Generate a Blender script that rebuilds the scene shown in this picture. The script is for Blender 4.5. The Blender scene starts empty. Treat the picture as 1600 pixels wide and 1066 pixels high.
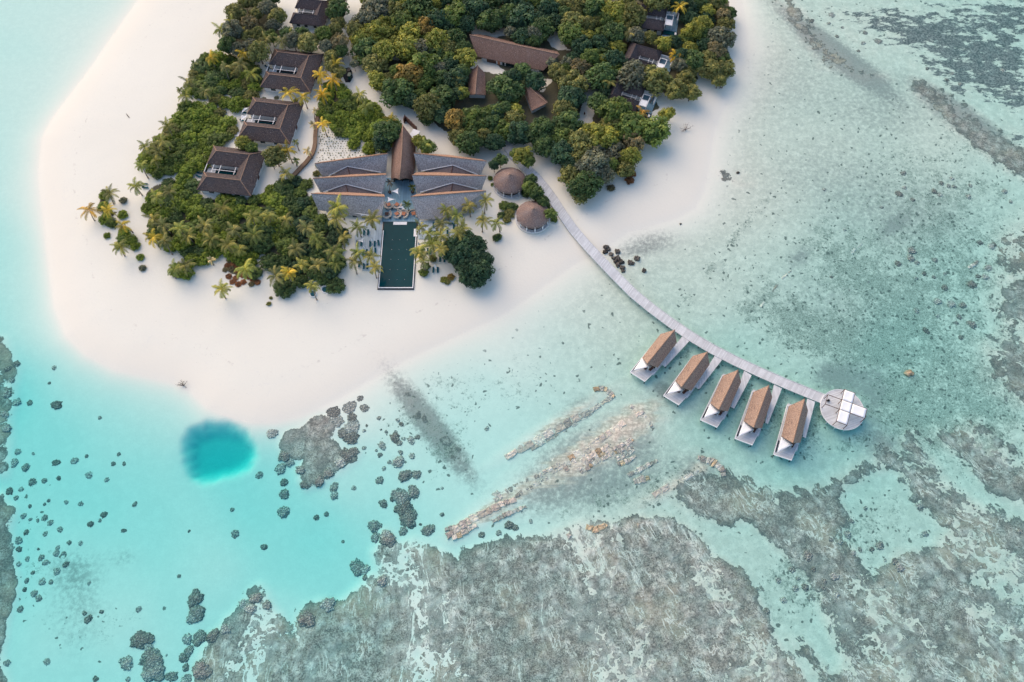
import bpy, bmesh, math, random
import numpy as np
from mathutils import Vector, Matrix, noise as mnoise
R = math.radians
SC = bpy.context.scene
COL = SC.collection
# ------------------------------------------------------------------ camera model (drone at 220 m, tilted 26 degrees from straight down)
CH, CF, CT = 220.0, 1256.0, R(26)
cT, sT = math.cos(CT), math.sin(CT)

def W(px, py, z=0.0):
    """point of the photograph (1600 x 1066) -> point of the place at height z"""
    xc = (px - 800) / CF; yc = -(py - 533) / CF
    dy = yc * cT + sT; dz = yc * sT - cT
    k = (z - CH) / dz
    return Vector((xc * k, dy * k, z))

def PX(x, y, z=0.0):
    Z = z - CH
    yc = y * cT + Z * sT; d = y * sT - Z * cT
    return 800 + CF * x / d, 533 - CF * yc / d

cam = bpy.data.cameras.new('camera')
cam.sensor_width = 36; cam.lens = 36 * CF / 1600
cam.clip_start = 1; cam.clip_end = 8000
co = bpy.data.objects.new('camera', cam); COL.objects.link(co)
co.location = (0, 0, CH); co.rotation_euler = (CT, 0, 0)
SC.camera = co

# ------------------------------------------------------------------ light
SUN_EL, SUN_AZ = R(34), R(322)          # from the upper left of the picture; azimuth clockwise from +y
w = bpy.data.worlds.new('World'); SC.world = w; w.use_nodes = True
nt = w.node_tree; nt.nodes.clear()
sky = nt.nodes.new('ShaderNodeTexSky'); sky.sky_type = 'NISHITA'; sky.sun_disc = False
sky.sun_elevation = SUN_EL; sky.sun_rotation = SUN_AZ
sky.air_density = 1.0; sky.dust_density = 1.5; sky.ozone_density = 1.0
bg = nt.nodes.new('ShaderNodeBackground'); bg.inputs[1].default_value = 0.15
out = nt.nodes.new('ShaderNodeOutputWorld')
nt.links.new(sky.outputs[0], bg.inputs[0]); nt.links.new(bg.outputs[0], out.inputs[0])
sl = bpy.data.lights.new('sun', 'SUN'); sl.energy = 1.5; sl.angle = R(75); sl.color = (1.0, 0.69, 0.41)
so = bpy.data.objects.new('sun', sl); COL.objects.link(so)
sd = Vector((math.sin(SUN_AZ) * math.cos(SUN_EL), math.cos(SUN_AZ) * math.cos(SUN_EL), math.sin(SUN_EL)))
so.rotation_euler = (-sd).to_track_quat('-Z', 'Y').to_euler(); so.location = sd * 400
vs = SC.view_settings; vs.view_transform = 'Standard'; vs.look = 'None'; vs.gamma = 1; vs.exposure = 0.84
SC.cycles.transparent_max_bounces = 24; SC.cycles.max_bounces = 6; SC.cycles.volume_bounces = 0
SC.cycles.caustics_reflective = False; SC.cycles.caustics_refractive = False

# ------------------------------------------------------------------ node helper
class NT:
    def __init__(s, name):
        s.m = bpy.data.materials.new(name); s.m.use_nodes = True
        s.t = s.m.node_tree; s.t.nodes.clear(); s.out = s.t.nodes.new('ShaderNodeOutputMaterial')
    def n(s, ty, **k):
        nd = s.t.nodes.new('ShaderNode' + ty)
        for a, b in k.items(): setattr(nd, a, b)
        return nd
    def put(s, sock, v):
        if v is None: return
        if isinstance(v, bpy.types.NodeSocket): s.t.links.new(v, sock)
        else: sock.default_value = v
    def m_(s, op, a, b=None, c=None, clamp=False):
        nd = s.n('Math', operation=op, use_clamp=clamp)
        s.put(nd.inputs[0], a); s.put(nd.inputs[1], b)
        if c is not None: s.put(nd.inputs[2], c)
        return nd.outputs[0]
    def step(s, v, lo, hi):
        nd = s.n('MapRange', interpolation_type='SMOOTHSTEP')
        s.put(nd.inputs[0], v); s.put(nd.inputs[1], lo); s.put(nd.inputs[2], hi)
        return nd.outputs[0]
    def mix(s, f, a, b, mode='MIX'):
        nd = s.n('Mix', data_type='RGBA', blend_type=mode)
        s.put(nd.inputs[0], f)
        s.put(nd.inputs[6], a if isinstance(a, bpy.types.NodeSocket) else (*a, 1))
        s.put(nd.inputs[7], b if isinstance(b, bpy.types.NodeSocket) else (*b, 1))
        return nd.outputs[2]
    def scale(s, col, v):
        c = s.n('CombineXYZ')
        for i in range(3): s.put(c.inputs[i], v)
        return s.mix(1.0, col, c.outputs[0], 'MULTIPLY')
    def noise(s, vec, sc, det=4, rough=.55, dist=0):
        nd = s.n('TexNoise'); s.put(nd.inputs['Vector'], vec)
        nd.inputs['Scale'].default_value = sc; nd.inputs['Detail'].default_value = det
        nd.inputs['Roughness'].default_value = rough; nd.inputs['Distortion'].default_value = dist
        return nd.outputs[0]
    def vor(s, vec, sc, feat='F1', out=0, rnd=1):
        nd = s.n('TexVoronoi', feature=feat); s.put(nd.inputs['Vector'], vec)
        nd.inputs['Scale'].default_value = sc; nd.inputs['Randomness'].default_value = rnd
        return nd.outputs[out]
    def attr(s, name, o=2):
        return s.n('Attribute', attribute_name=name).outputs[o]
    def pos(s): return s.n('NewGeometry').outputs['Position']
    def obj(s): return s.n('TexCoord').outputs['Object']
    def bump(s, h, st, d=.1):
        nd = s.n('Bump'); nd.inputs['Strength'].default_value = st; nd.inputs['Distance'].default_value = d
        s.put(nd.inputs['Height'], h); return nd.outputs[0]
    def fin(s, col, rough=.8, spec=.2, normal=None, metal=0):
        b = s.n('BsdfPrincipled'); s.put(b.inputs['Base Color'], col if isinstance(col, bpy.types.NodeSocket) else (*col, 1))
        s.put(b.inputs['Roughness'], rough); b.inputs['Specular IOR Level'].default_value = spec; b.inputs['Metallic'].default_value = metal
        if normal is not None: s.put(b.inputs['Normal'], normal)
        s.t.links.new(b.outputs[0], s.out.inputs[0]); return s.m

MATS = {}
def plain(name, col, var=.18, sc=1.2, rough=.75, spec=.25, bump=0):
    """painted / timber / plaster surface with faint wear"""
    if name in MATS: return MATS[name]
    t = NT(name); p = t.obj()
    v = t.m_('ADD', t.m_('MULTIPLY', t.noise(p, sc, 5, .6), 2 * var), 1 - var)
    c = t.scale(t.n('RGB').outputs[0], v); t.t.nodes[-1]
    for nd in t.t.nodes:
        if nd.type == 'RGB': nd.outputs[0].default_value = (*col, 1)
    MATS[name] = t.fin(c, rough, spec, t.bump(t.noise(p, sc * 6, 3), bump, .03) if bump else None)
    return MATS[name]

def thatch(name, a, b, c):
    t = NT(name); p = t.obj()
    mp = t.n('Mapping'); t.put(mp.inputs[0], p); mp.inputs['Scale'].default_value = (1, 1, .5)
    n1 = t.noise(mp.outputs[0], 3.2, 5, .7); n2 = t.noise(p, .35, 3, .6); n3 = t.vor(mp.outputs[0], 5.5)
    col = t.mix(t.step(n1, .3, .72), a, b)
    col = t.mix(t.m_('MULTIPLY', t.step(n2, .42, .70), .7), col, c)
    col = t.scale(col, t.m_('ADD', t.m_('MULTIPLY', n3, .75), .62))
    fleck = t.step(t.noise(p, 2.6, 2, .5), .69, .73)
    col = t.mix(t.m_('MULTIPLY', fleck, .55), col, (.55, .52, .5))
    return t.fin(col, .9, .08, t.bump(n1, .9, .12))

M_THATCH = thatch('thatch', (.036, .035, .040), (.175, .128, .108), (.085, .076, .078))
M_DARK = thatch('dark_thatch', (.045, .04, .045), (.15, .115, .105), (.07, .065, .07))
M_RIDGE = thatch('ridge_thatch', (.20, .12, .085), (.40, .26, .18), (.30, .2, .15))
M_WHITE = plain('white_paint', (.80, .79, .77), .06)
M_CLOTH = plain('white_canvas', (.84, .84, .83), .04, 2)
M_WALL = plain('white_render', (.66, .66, .64), .14, .7)
M_BROWN = plain('brown_timber', (.115, .06, .045), .35, 2)
M_DKWOOD = plain('dark_timber', (.04, .032, .03), .3, 2)
M_GLASS = plain('dark_glass', (.012, .03, .035), .2, 1, .12, .5)
M_TEAL = plain('teal_cushion', (.006, .075, .095), .2, 2)
M_TERRA = plain('terracotta_top', (.5, .2, .11), .2, 3)
M_ROPE = plain('cream_wicker', (.62, .55, .46), .15, 4)
M_BLACK = plain('black_plastic', (.02, .022, .025), .2, 2, .5)
M_BARK = plain('bark', (.16, .12, .09), .35, 3, .9, .1, .4)
M_PALMBARK = plain('palm_bark', (.26, .21, .165), .3, 4, .9, .1, .4)
M_DEAD = plain('dead_wood', (.22, .175, .15), .3, 3, .9, .1)
M_FENCE = plain('weathered_timber', (.235, .155, .10), .35, 2.5, .85, .1, .4)

def deckmat(name, col, ang, w=.35):
    t = NT(name); p = t.obj()
    mp = t.n('Mapping'); t.put(mp.inputs[0], p); mp.inputs['Rotation'].default_value = (0, 0, ang)
    sx = t.n('SeparateXYZ'); t.put(sx.inputs[0], mp.outputs[0])
    k = t.m_('MULTIPLY', sx.outputs[0], 1 / w)
    fr = t.m_('FRACT', k); gap = t.m_('LESS_THAN', fr, .1)
    wn = t.n('TexWhiteNoise', noise_dimensions='1D'); t.put(wn.inputs['W'], t.m_('FLOOR', k))
    v = t.m_('ADD', t.m_('MULTIPLY', wn.outputs[0], .22), .86)
    v = t.m_('MULTIPLY', v, t.m_('ADD', t.m_('MULTIPLY', t.noise(p, .5, 5, .65), .5), .74))
    v = t.m_('MULTIPLY', v, t.m_('SUBTRACT', 1, t.m_('MULTIPLY', gap, .3)))
    rgb = t.n('RGB'); rgb.outputs[0].default_value = (*col, 1)
    MATS[name] = t.fin(t.scale(rgb.outputs[0], v), .7, .2); return MATS[name]
M_JETTY = deckmat('bleached_decking', (.60, .615, .615), R(35))
M_SPADECK = deckmat('pale_decking', (.625, .635, .635), 0)
M_TERRACE = deckmat('terrace_tiles', (.22, .36, .43), 0, .9)

def foliage(name, trans=.25, spec=.15):
    t = NT(name)
    oi = t.n('ObjectInfo'); tint = t.attr('tint')
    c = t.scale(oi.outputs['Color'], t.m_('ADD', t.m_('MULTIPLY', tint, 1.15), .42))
    warm = t.mix(t.m_('MULTIPLY', t.step(tint, .62, 1.0), .5), c, t.mix(1.0, c, (1.75, 1.2, .65), 'MULTIPLY'))
    rv = t.m_('ADD', t.m_('MULTIPLY', oi.outputs['Random'], .35), .82)
    warm = t.scale(warm, rv)
    b = t.n('BsdfPrincipled'); t.put(b.inputs['Base Color'], warm); b.inputs['Roughness'].default_value = .55
    b.inputs['Specular IOR Level'].default_value = spec
    tr = t.n('BsdfTranslucent'); t.put(tr.inputs[0], t.mix(1.0, warm, (1.1, 1.2, .6), 'MULTIPLY'))
    mx = t.n('MixShader'); mx.inputs[0].default_value = trans
    t.t.links.new(b.outputs[0], mx.inputs[1]); t.t.links.new(tr.outputs[0], mx.inputs[2]); t.t.links.new(mx.outputs[0], t.out.inputs[0])
    return t.m
M_LEAF = foliage('leaves')
M_FROND = foliage('palm_fronds', .2)

# ------------------------------------------------------------------ mesh builder
class MB:
    def __init__(s): s.v = []; s.f = []; s.t = None
    def add(s, vs, fs):
        b = len(s.v); s.v += [tuple(v) for v in vs]; s.f += [tuple(i + b for i in f) for f in fs]; return s
    def hexa(s, b4, t4):
        """8 corners: bottom 4 (ccw) and top 4"""
        return s.add(list(b4) + list(t4), [(3, 2, 1, 0), (4, 5, 6, 7), (0, 1, 5, 4), (1, 2, 6, 5), (2, 3, 7, 6), (3, 0, 4, 7)])
    def box(s, c, d, rz=0):
        x, y, z = d[0] / 2, d[1] / 2, d[2] / 2; ca, sa = math.cos(rz), math.sin(rz)
        q = [(-x, -y), (x, -y), (x, y), (-x, y)]
        q = [(c[0] + a * ca - b * sa, c[1] + a * sa + b * ca) for a, b in q]
        return s.hexa([(a, b, c[2] - z) for a, b in q], [(a, b, c[2] + z) for a, b in q])
    def bar(s, a, b, w=.1, h=None):
        a, b = Vector(a), Vector(b); h = h or w; d = (b - a)
        if d.length < 1e-6: return s
        d.normalize(); up = Vector((0, 0, 1)) if abs(d.z) < .95 else Vector((1, 0, 0))
        x = d.cross(up).normalized(); y = x.cross(d).normalized()
        q = lambda p: [p - x * w / 2 - y * h / 2, p + x * w / 2 - y * h / 2, p + x * w / 2 + y * h / 2, p - x * w / 2 + y * h / 2]
        return s.hexa(q(a), q(b))
    def tube(s, pts, rad, n=7, cap=True):
        rings = []
        pts = [Vector(p) for p in pts]
        for i, p in enumerate(pts):
            d = (pts[min(i + 1, len(pts) - 1)] - pts[max(i - 1, 0)]).normalized()
            up = Vector((0, 1, 0)) if abs(d.z) > .8 else Vector((0, 0, 1))
            x = d.cross(up).normalized(); y = x.cross(d)
            r = rad[i] if hasattr(rad, '__len__') else rad
            rings.append([p + (x * math.cos(2 * math.pi * k / n) + y * math.sin(2 * math.pi * k / n)) * r for k in range(n)])
        vs = [v for r in rings for v in r]
        fs = [(i * n + k, i * n + (k + 1) % n, (i + 1) * n + (k + 1) % n, (i + 1) * n + k) for i in range(len(pts) - 1) for k in range(n)]
        if cap: fs += [tuple(range(n - 1, -1, -1)), tuple((len(pts) - 1) * n + k for k in range(n))]
        return s.add(vs, fs)
    def lathe(s, prof, n=24, c=(0, 0, 0)):
        vs = [(c[0] + r * math.cos(2 * math.pi * k / n), c[1] + r * math.sin(2 * math.pi * k / n), c[2] + z) for r, z in prof for k in range(n)]
        fs = [(i * n + k, i * n + (k + 1) % n, (i + 1) * n + (k + 1) % n, (i + 1) * n + k) for i in range(len(prof) - 1) for k in range(n)]
        fs += [tuple(range(n - 1, -1, -1)), tuple((len(prof) - 1) * n + k for k in range(n))]
        return s.add(vs, fs)
    def slab(s, vs, fs, t):
        """roof-like sheet thickened straight down by t"""
        n = len(vs); vs = [Vector(v) for v in vs]; cnt = {}
        for f in fs:
            for i in range(len(f)):
                cnt[(f[i], f[(i + 1) % len(f)])] = 1
        side = [(b, a, a + n, b + n) for (a, b) in cnt if (b, a) not in cnt]
        return s.add(vs + [v - Vector((0, 0, t)) for v in vs], list(fs) + [tuple(i + n for i in reversed(f)) for f in fs] + side)
    def mesh(s, name, mat, smooth=False):
        me = bpy.data.meshes.new(name); me.from_pydata(s.v, [], s.f); me.validate()
        if mat: me.materials.append(mat)
        if smooth: me.polygons.foreach_set('use_smooth', [True] * len(me.polygons))
        me.update(); return me
    def build(s, name, mat, parent=None, smooth=False, label=None):
        return link(s.mesh(name, mat, smooth), name, parent, label)

def link(me, name, parent=None, label=None):
    o = bpy.data.objects.new(name, me); COL.objects.link(o)
    if parent is not None: o.parent = parent
    if label: o['label'] = label
    return o
def tag(o, label=None, cat=None, group=None, kind=None):
    if label: o['label'] = label
    if cat: o['category'] = cat
    if group: o['group'] = group
    if kind: o['kind'] = kind
    return o
def thing(name, loc, rz=0, label=None, cat=None, group=None):
    o = bpy.data.objects.new(name, None); COL.objects.link(o); o.empty_display_size = .5
    o.location = loc; o.rotation_euler = (0, 0, rz)
    return tag(o, label, cat, group)
KIDS = {}
def dup(root, loc=None, rz=None, label=None, group=None, scale=None, color=None):
    """copy of a thing with copies of its parts and sub-parts (mesh data shared)"""
    def cp(o, par):
        c = o.copy(); COL.objects.link(c); c.parent = par
        if color is not None: c.color = (*color, 1)
        for ch in list(o.children): cp(ch, c)
        return c
    c = cp(root, None)
    if loc is not None: c.location = loc
    if rz is not None: c.rotation_euler = (0, 0, rz)
    if label: c['label'] = label
    if group: c['group'] = group
    if scale is not None: c.scale = scale if hasattr(scale, '__len__') else (scale,) * 3
    return c
def flipfix(vs, fs):
    """orient roof faces upwards"""
    o = []
    for f in fs:
        a, b, c = (Vector(vs[f[i]]) for i in (0, 1, 2))
        n = Vector((0, 0, 0))
        for i in range(len(f)):
            p, q = Vector(vs[f[i]]), Vector(vs[f[(i + 1) % len(f)]]); n += p.cross(q)
        o.append(f if n.z >= 0 else tuple(reversed(f)))
    return o
def sub(vs, fs, k=1): return vs, fs

# ------------------------------------------------------------------ numpy polygon fields
def sdf(x, y, poly):
    """signed distance to polygon, inside positive"""
    p = np.asarray(poly, float); d = np.full(x.shape, 1e9); ins = np.zeros(x.shape, bool)
    for i in range(len(p)):
        x0, y0 = p[i]; x1, y1 = p[(i + 1) % len(p)]
        ex, ey = x1 - x0, y1 - y0; L = ex * ex + ey * ey + 1e-9
        t = np.clip(((x - x0) * ex + (y - y0) * ey) / L, 0, 1)
        d = np.minimum(d, (x - x0 - t * ex) ** 2 + (y - y0 - t * ey) ** 2)
        c = ((y0 > y) != (y1 > y))
        with np.errstate(divide='ignore', invalid='ignore'):
            ins ^= c & (x < (x1 - x0) * (y - y0) / (y1 - y0 + 1e-12) + x0)
    d = np.sqrt(d); return np.where(ins, d, -d)
def inpoly(px, py, poly):
    ins = False; n = len(poly)
    for i in range(n):
        x0, y0 = poly[i]; x1, y1 = poly[(i + 1) % n]
        if (y0 > py) != (y1 > py) and px < (x1 - x0) * (py - y0) / (y1 - y0) + x0: ins = not ins
    return ins
def ss(x, a, b):
    t = np.clip((x - a) / (b - a), 0, 1); return t * t * (3 - 2 * t)
_rg = np.random.RandomState(5); _lat = _rg.rand(128, 128)
def vnoise(x, y, s, oct=3):
    o = 0; a = 1; tot = 0
    for k in range(oct):
        u, v = x * s + 17.3 * k, y * s + 9.1 * k
        i, j = np.floor(u).astype(int), np.floor(v).astype(int); fu, fv = u - i, v - j
        fu = fu * fu * (3 - 2 * fu); fv = fv * fv * (3 - 2 * fv)
        L = lambda a_, b_: _lat[a_ % 128, b_ % 128]
        o = o + a * ((L(i, j) * (1 - fu) + L(i + 1, j) * fu) * (1 - fv) + (L(i, j + 1) * (1 - fu) + L(i + 1, j + 1) * fu) * fv)
        tot += a; a *= .5; s *= 2
    return o / tot
# ------------------------------------------------------------------ the ground: sand island, shallow seabed, reef (one sheet)
SHORE = [(222,-10),(213,5),(175,57),(150,95),(112,145),(82,185),(65,217),(61,265),(62,290),(68,340),(75,400),(86,480),(104,525),(135,555),(180,578),(235,590),(272,599),(298,612),(325,638),(360,653),(395,661),(430,660),(470,650),(520,628),(560,605),(600,580),(650,555),(700,532),(760,505),(800,482),(840,455),(880,425),(905,408),(930,398),(950,386),(965,372),(985,362),(1020,352),(1060,340),(1085,325),(1098,300),(1106,270),(1112,230),(1120,195),(1135,160),(1155,110),(1168,70),(1165,40),(1158,0),(1145,-60),(1090,-160),(900,-240),(600,-270),(380,-210),(270,-80)]
SHW = [tuple(W(*p)[:2]) for p in SHORE]
DEPTH = [(120,60,.42),(20,100,.5),(60,300,.55),(30,420,.95),(60,480,1.05),(150,620,1.5),(80,700,1.8),(250,640,1.4),(330,900,1.35),(480,840,2.2),(460,890,2.0),(420,710,2.4),(410,780,2.3),(560,740,1.3),(250,800,1.7),(100,900,1.5),(50,1040,1.4),(200,1000,1.3),(440,960,1.5),(700,700,.95),(800,560,.6),(950,480,.55),(750,620,.85),(620,610,.75),(1000,700,.75),(1150,650,1.25),(1230,740,1.35),(1330,720,1.3),(1100,600,1.1),(1100,450,.6),(1180,300,.5),(1140,120,.45),(1300,200,.5),(1400,300,.65),(1450,200,.5),(1330,50,.55),(1540,120,.8),(1500,450,.95),(1400,560,1.15),(1230,900,1.0),(900,800,.75),(1400,830,1.0),(1450,1000,1.0),(1560,720,1.1),(700,960,.8),(1000,950,.8),(1300,480,.8),(560,640,.7),(640,680,.9),(0,620,2.0),(0,850,1.8),(-300,500,1.5),(-200,1300,2),(800,1400,1.2),(1900,500,1.2),(1900,1200,1.2),(1600,-200,1)]
HOLE = [(287,690),(299,672),(325,663),(355,663),(380,676),(394,695),(396,710),(385,728),(365,738),(340,743),(318,750),(300,745),(290,725)]
REEF = [  # polygon, strength, softness (picture units), streak amount
 ([(250,1120),(300,1066),(312,1030),(335,990),(355,968),(385,942),(395,924),(405,918),(415,930),(430,955),(445,970),(452,990),(464,960),(480,947),(505,938),(520,950),(530,938),(555,915),(575,900),(590,893),(585,862),(596,845),(600,830),(614,832),(625,848),(645,838),(665,845),(680,858),(715,880),(745,856),(772,846),(800,842),(830,838),(860,832),(905,815),(935,805),(960,812),(1000,803),(1040,800),(1060,812),(1090,825),(1115,860),(1150,880),(1170,900),(1185,930),(1200,960),(1215,1000),(1250,1040),(1290,1100),(1300,1300),(200,1300)], 1.0, 16, 1.0),
 ([(1080,738),(1145,742),(1186,760),(1244,764),(1290,753),(1312,737),(1352,716),(1380,684),(1400,690),(1420,672),(1450,690),(1468,672),(1517,655),(1600,650),(1900,640),(1900,1300),(1290,1300),(1275,1066),(1225,985),(1180,900),(1130,860),(1100,830),(1062,800),(1045,775)], .80, 26, 1.0),
 ([(1640,320),(1600,340),(1570,365),(1558,400),(1552,450),(1545,480),(1560,520),(1535,545),(1545,590),(1570,620),(1600,660),(1900,700),(1900,300)], .75, 34, .5),
 ([(1195,-10),(1240,-10),(1262,28),(1292,60),(1322,92),(1345,108),(1392,115),(1396,124),(1350,122),(1312,112),(1280,98),(1250,66),(1225,30)], .66, 15, .2),
 ([(1425,124),(1450,130),(1485,150),(1530,180),(1570,213),(1640,245),(1640,300),(1560,262),(1528,236),(1488,204),(1452,168),(1428,145)], .8, 18, .3),
 ([(485,645),(505,642),(520,650),(532,662),(522,682),(540,700),(562,706),(558,720),(545,728),(520,740),(500,755),(478,764),(466,750),(462,735),(472,718),(445,714),(437,695),(442,672),(462,664)], .95, 10, .25),
 ([(603,585),(625,582),(640,600),(660,630),(690,660),(720,700),(745,735),(742,752),(722,742),(700,720),(670,682),(640,642),(615,612)], .5, 17, .1),
 ([(-60,500),(10,525),(28,575),(22,600),(16,640),(13,700),(8,740),(-60,740)], .72, 12, .1),
 ([(-60,760),(0,772),(18,795),(16,830),(22,880),(26,915),(16,955),(8,1010),(10,1100),(-60,1100)], .8, 12, .1),
 ([(1110,262),(1135,262),(1160,275),(1178,288),(1160,292),(1125,282)], .55, 10, 0),
]
CHAN = [  # pale sand channels cut through the reef: polygon, strength, softness
 ([(1062,798),(1124,814),(1172,816),(1205,845),(1236,872),(1250,895),(1272,924),(1296,975),(1320,1040),(1300,1060),(1262,1010),(1215,975),(1190,926),(1165,890),(1122,868),(1098,836)], .85, 15),
 ([(1308,782),(1330,756),(1362,738),(1393,732),(1412,752),(1436,786),(1478,828),(1452,858),(1408,862),(1385,884),(1368,905),(1345,880),(1338,862),(1302,838),(1325,812)], .85, 16),
 ([(1440,690),(1470,690),(1500,715),(1534,752),(1560,770),(1610,792),(1610,822),(1560,808),(1520,780),(1480,745),(1455,715)], .75, 14),
 ([(1530,640),(1560,690),(1590,720),(1640,730),(1640,640)], .5, 16),
 ([(1390,690),(1420,705),(1440,730),(1425,735),(1400,712)], .5, 10),
 ([(1500,900),(1560,930),(1600,980),(1640,1000),(1640,960),(1560,900)], .35, 20),
]
SOFT = [(1360,440,230,170,10,.30,1),(1490,400,120,150,0,.35,1),(1330,330,200,70,10,.22,0),(1500,560,130,120,0,.35,1),(1300,470,150,70,10,.3,0),(1450,330,140,90,0,.25,0),(925,705,135,34,-31,.85,3),(985,660,60,26,-33,.7,3),(770,795,85,15,-33,.75,3),(880,655,105,11,-31,.6,3),(1050,760,70,14,-30,.6,3),(1095,725,30,20,20,.4,3),(905,828,40,14,-10,.4,3),  # grey rubble / seagrass / painted villa-shade smears: centre, radii, rotation, strength, kind (0 rubble, 1 weed)
 (675,668,105,22,52,.95,0),(690,690,70,30,52,.4,1),(1300,76,120,15,38,.85,0),(1325,98,70,18,34,.7,0),(1512,188,110,20,35,.9,0),(1540,225,80,18,32,.6,1),(1020,380,55,22,-8,.42,0),(985,395,35,12,-10,.25,0),(640,640,30,75,38,.35,1),(700,700,30,60,38,.35,1),(1330,590,62,34,0,.55,0),(1370,620,26,40,20,.45,0),(1300,585,30,20,0,.4,0),
 (1045,560,14,14,0,.5,0),(1040,610,20,12,30,.4,0),(1080,590,22,14,40,.6,1),(1272,660,20,40,24,.9,1),(1216,640,16,36,26,.9,1),(1162,612,16,32,30,.9,1),(1105,578,16,28,34,.8,1),(1068,548,14,22,36,.7,1),(1040,612,22,14,20,.5,0),(1255,705,40,16,0,.5,1),(1330,690,30,14,-10,.6,1),  # smears right of each water villa paint its shade into the seabed colour
 (1370,440,26,20,10,.9,1),(1330,430,36,30,0,.6,1),(1310,410,40,30,-30,.6,1),(1285,375,40,26,-30,.45,1),(1360,380,30,22,0,.45,1),(1240,500,55,36,15,.75,1),(1300,520,80,34,10,.75,1),(1390,505,60,34,-5,.7,1),(1420,460,60,40,0,.5,1),(1350,545,90,30,5,.6,1),(1195,460,30,36,30,.4,1),(1165,480,18,24,30,.5,1),
 (1250,400,22,14,-40,.4,0),(1400,350,24,10,-35,.55,0),(1150,370,50,10,-48,.4,1),(1180,330,30,8,-48,.4,1),(1110,420,14,8,-30,.6,1),(1130,430,20,30,60,.3,1),(1075,470,16,14,30,.5,1),
 (1300,150,160,90,20,.18,0),(1240,120,60,90,0,.15,0),(1380,180,90,40,20,.22,0),(1290,260,120,50,0,.2,0),(1400,260,90,60,0,.22,1),(1480,300,90,70,0,.25,1),(1480,400,70,70,0,.3,1),
 (1440,580,90,60,0,.4,1),(1500,640,70,50,0,.35,1),(1460,690,60,40,0,.5,1),(1550,700,60,60,0,.55,1),(1420,620,50,50,0,.55,1),(1430,655,46,22,20,.75,1),(1400,640,22,40,-20,.6,1),(1520,600,50,40,0,.5,1),(1560,640,40,30,0,.6,1),(1380,690,40,40,0,.5,0),(1340,840,60,40,0,.5,1),(1250,900,60,50,40,.5,1),(1400,800,70,50,0,.3,1),
 (900,700,110,50,-30,.4,0),(870,760,90,40,-30,.4,0),(960,760,90,40,-20,.45,0),(1040,760,80,40,-20,.45,1),(1000,690,40,50,-20,.35,0),(930,790,100,20,-15,.4,1),(1090,730,50,30,0,.45,0),(1230,930,60,60,40,.25,1),(1290,900,50,40,40,.4,1),
 (820,610,70,50,0,.2,1),(900,630,40,16,-30,.3,0),(760,590,80,30,0,.16,1),(720,620,40,26,0,.3,1),(860,540,90,40,0,.12,1),
 (120,960,60,80,0,.28,0),(110,890,50,40,0,.3,0),(60,900,40,90,0,.25,1),(40,760,40,60,0,.2,1),(140,990,60,30,0,.3,1),(200,960,50,30,0,.2,1),(190,870,30,20,0,.25,0),
 (1520,20,120,40,5,.55,2),(1430,50,90,30,5,.5,2),(1480,70,110,30,10,.6,2),(1370,25,90,26,0,.45,2),(1560,90,70,50,10,.7,2),(1520,120,60,26,20,.6,2),(1580,150,50,40,20,.6,2),(1460,105,50,18,10,.45,2),(1300,15,40,18,20,.35,2),(1590,20,50,40,0,.6,2),(1500,140,30,14,30,.5,2),(1590,215,30,20,30,.6,2),(1345,70,40,14,30,.4,2),
 (1550,290,30,12,30,.35,1),(1500,180,50,20,30,.2,1)]
CLEAR = []
SOIL = []   # filled by the planting polygons below
def axis(lo, hi, st, far):
    a = list(np.arange(lo, hi + 1e-6, st)); s = st; p = hi; q = lo; e1 = []; e2 = []
    while p < far: s *= 1.45; p += s; e1.append(p)
    s = st
    while q > -far: s *= 1.45; q -= s; e2.append(q)
    return np.array(e2[::-1] + a + e1)
def ellip(px, py, cx, cy, rx, ry, rot):
    a = R(rot); u = (px - cx) * math.cos(a) + (py - cy) * math.sin(a); v = -(px - cx) * math.sin(a) + (py - cy) * math.cos(a)
    return np.exp(-((u / rx) ** 2 + (v / ry) ** 2) * 1.1)
def land_z(d): return 1.5 * (1 - np.exp(-d / 9.0))
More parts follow.
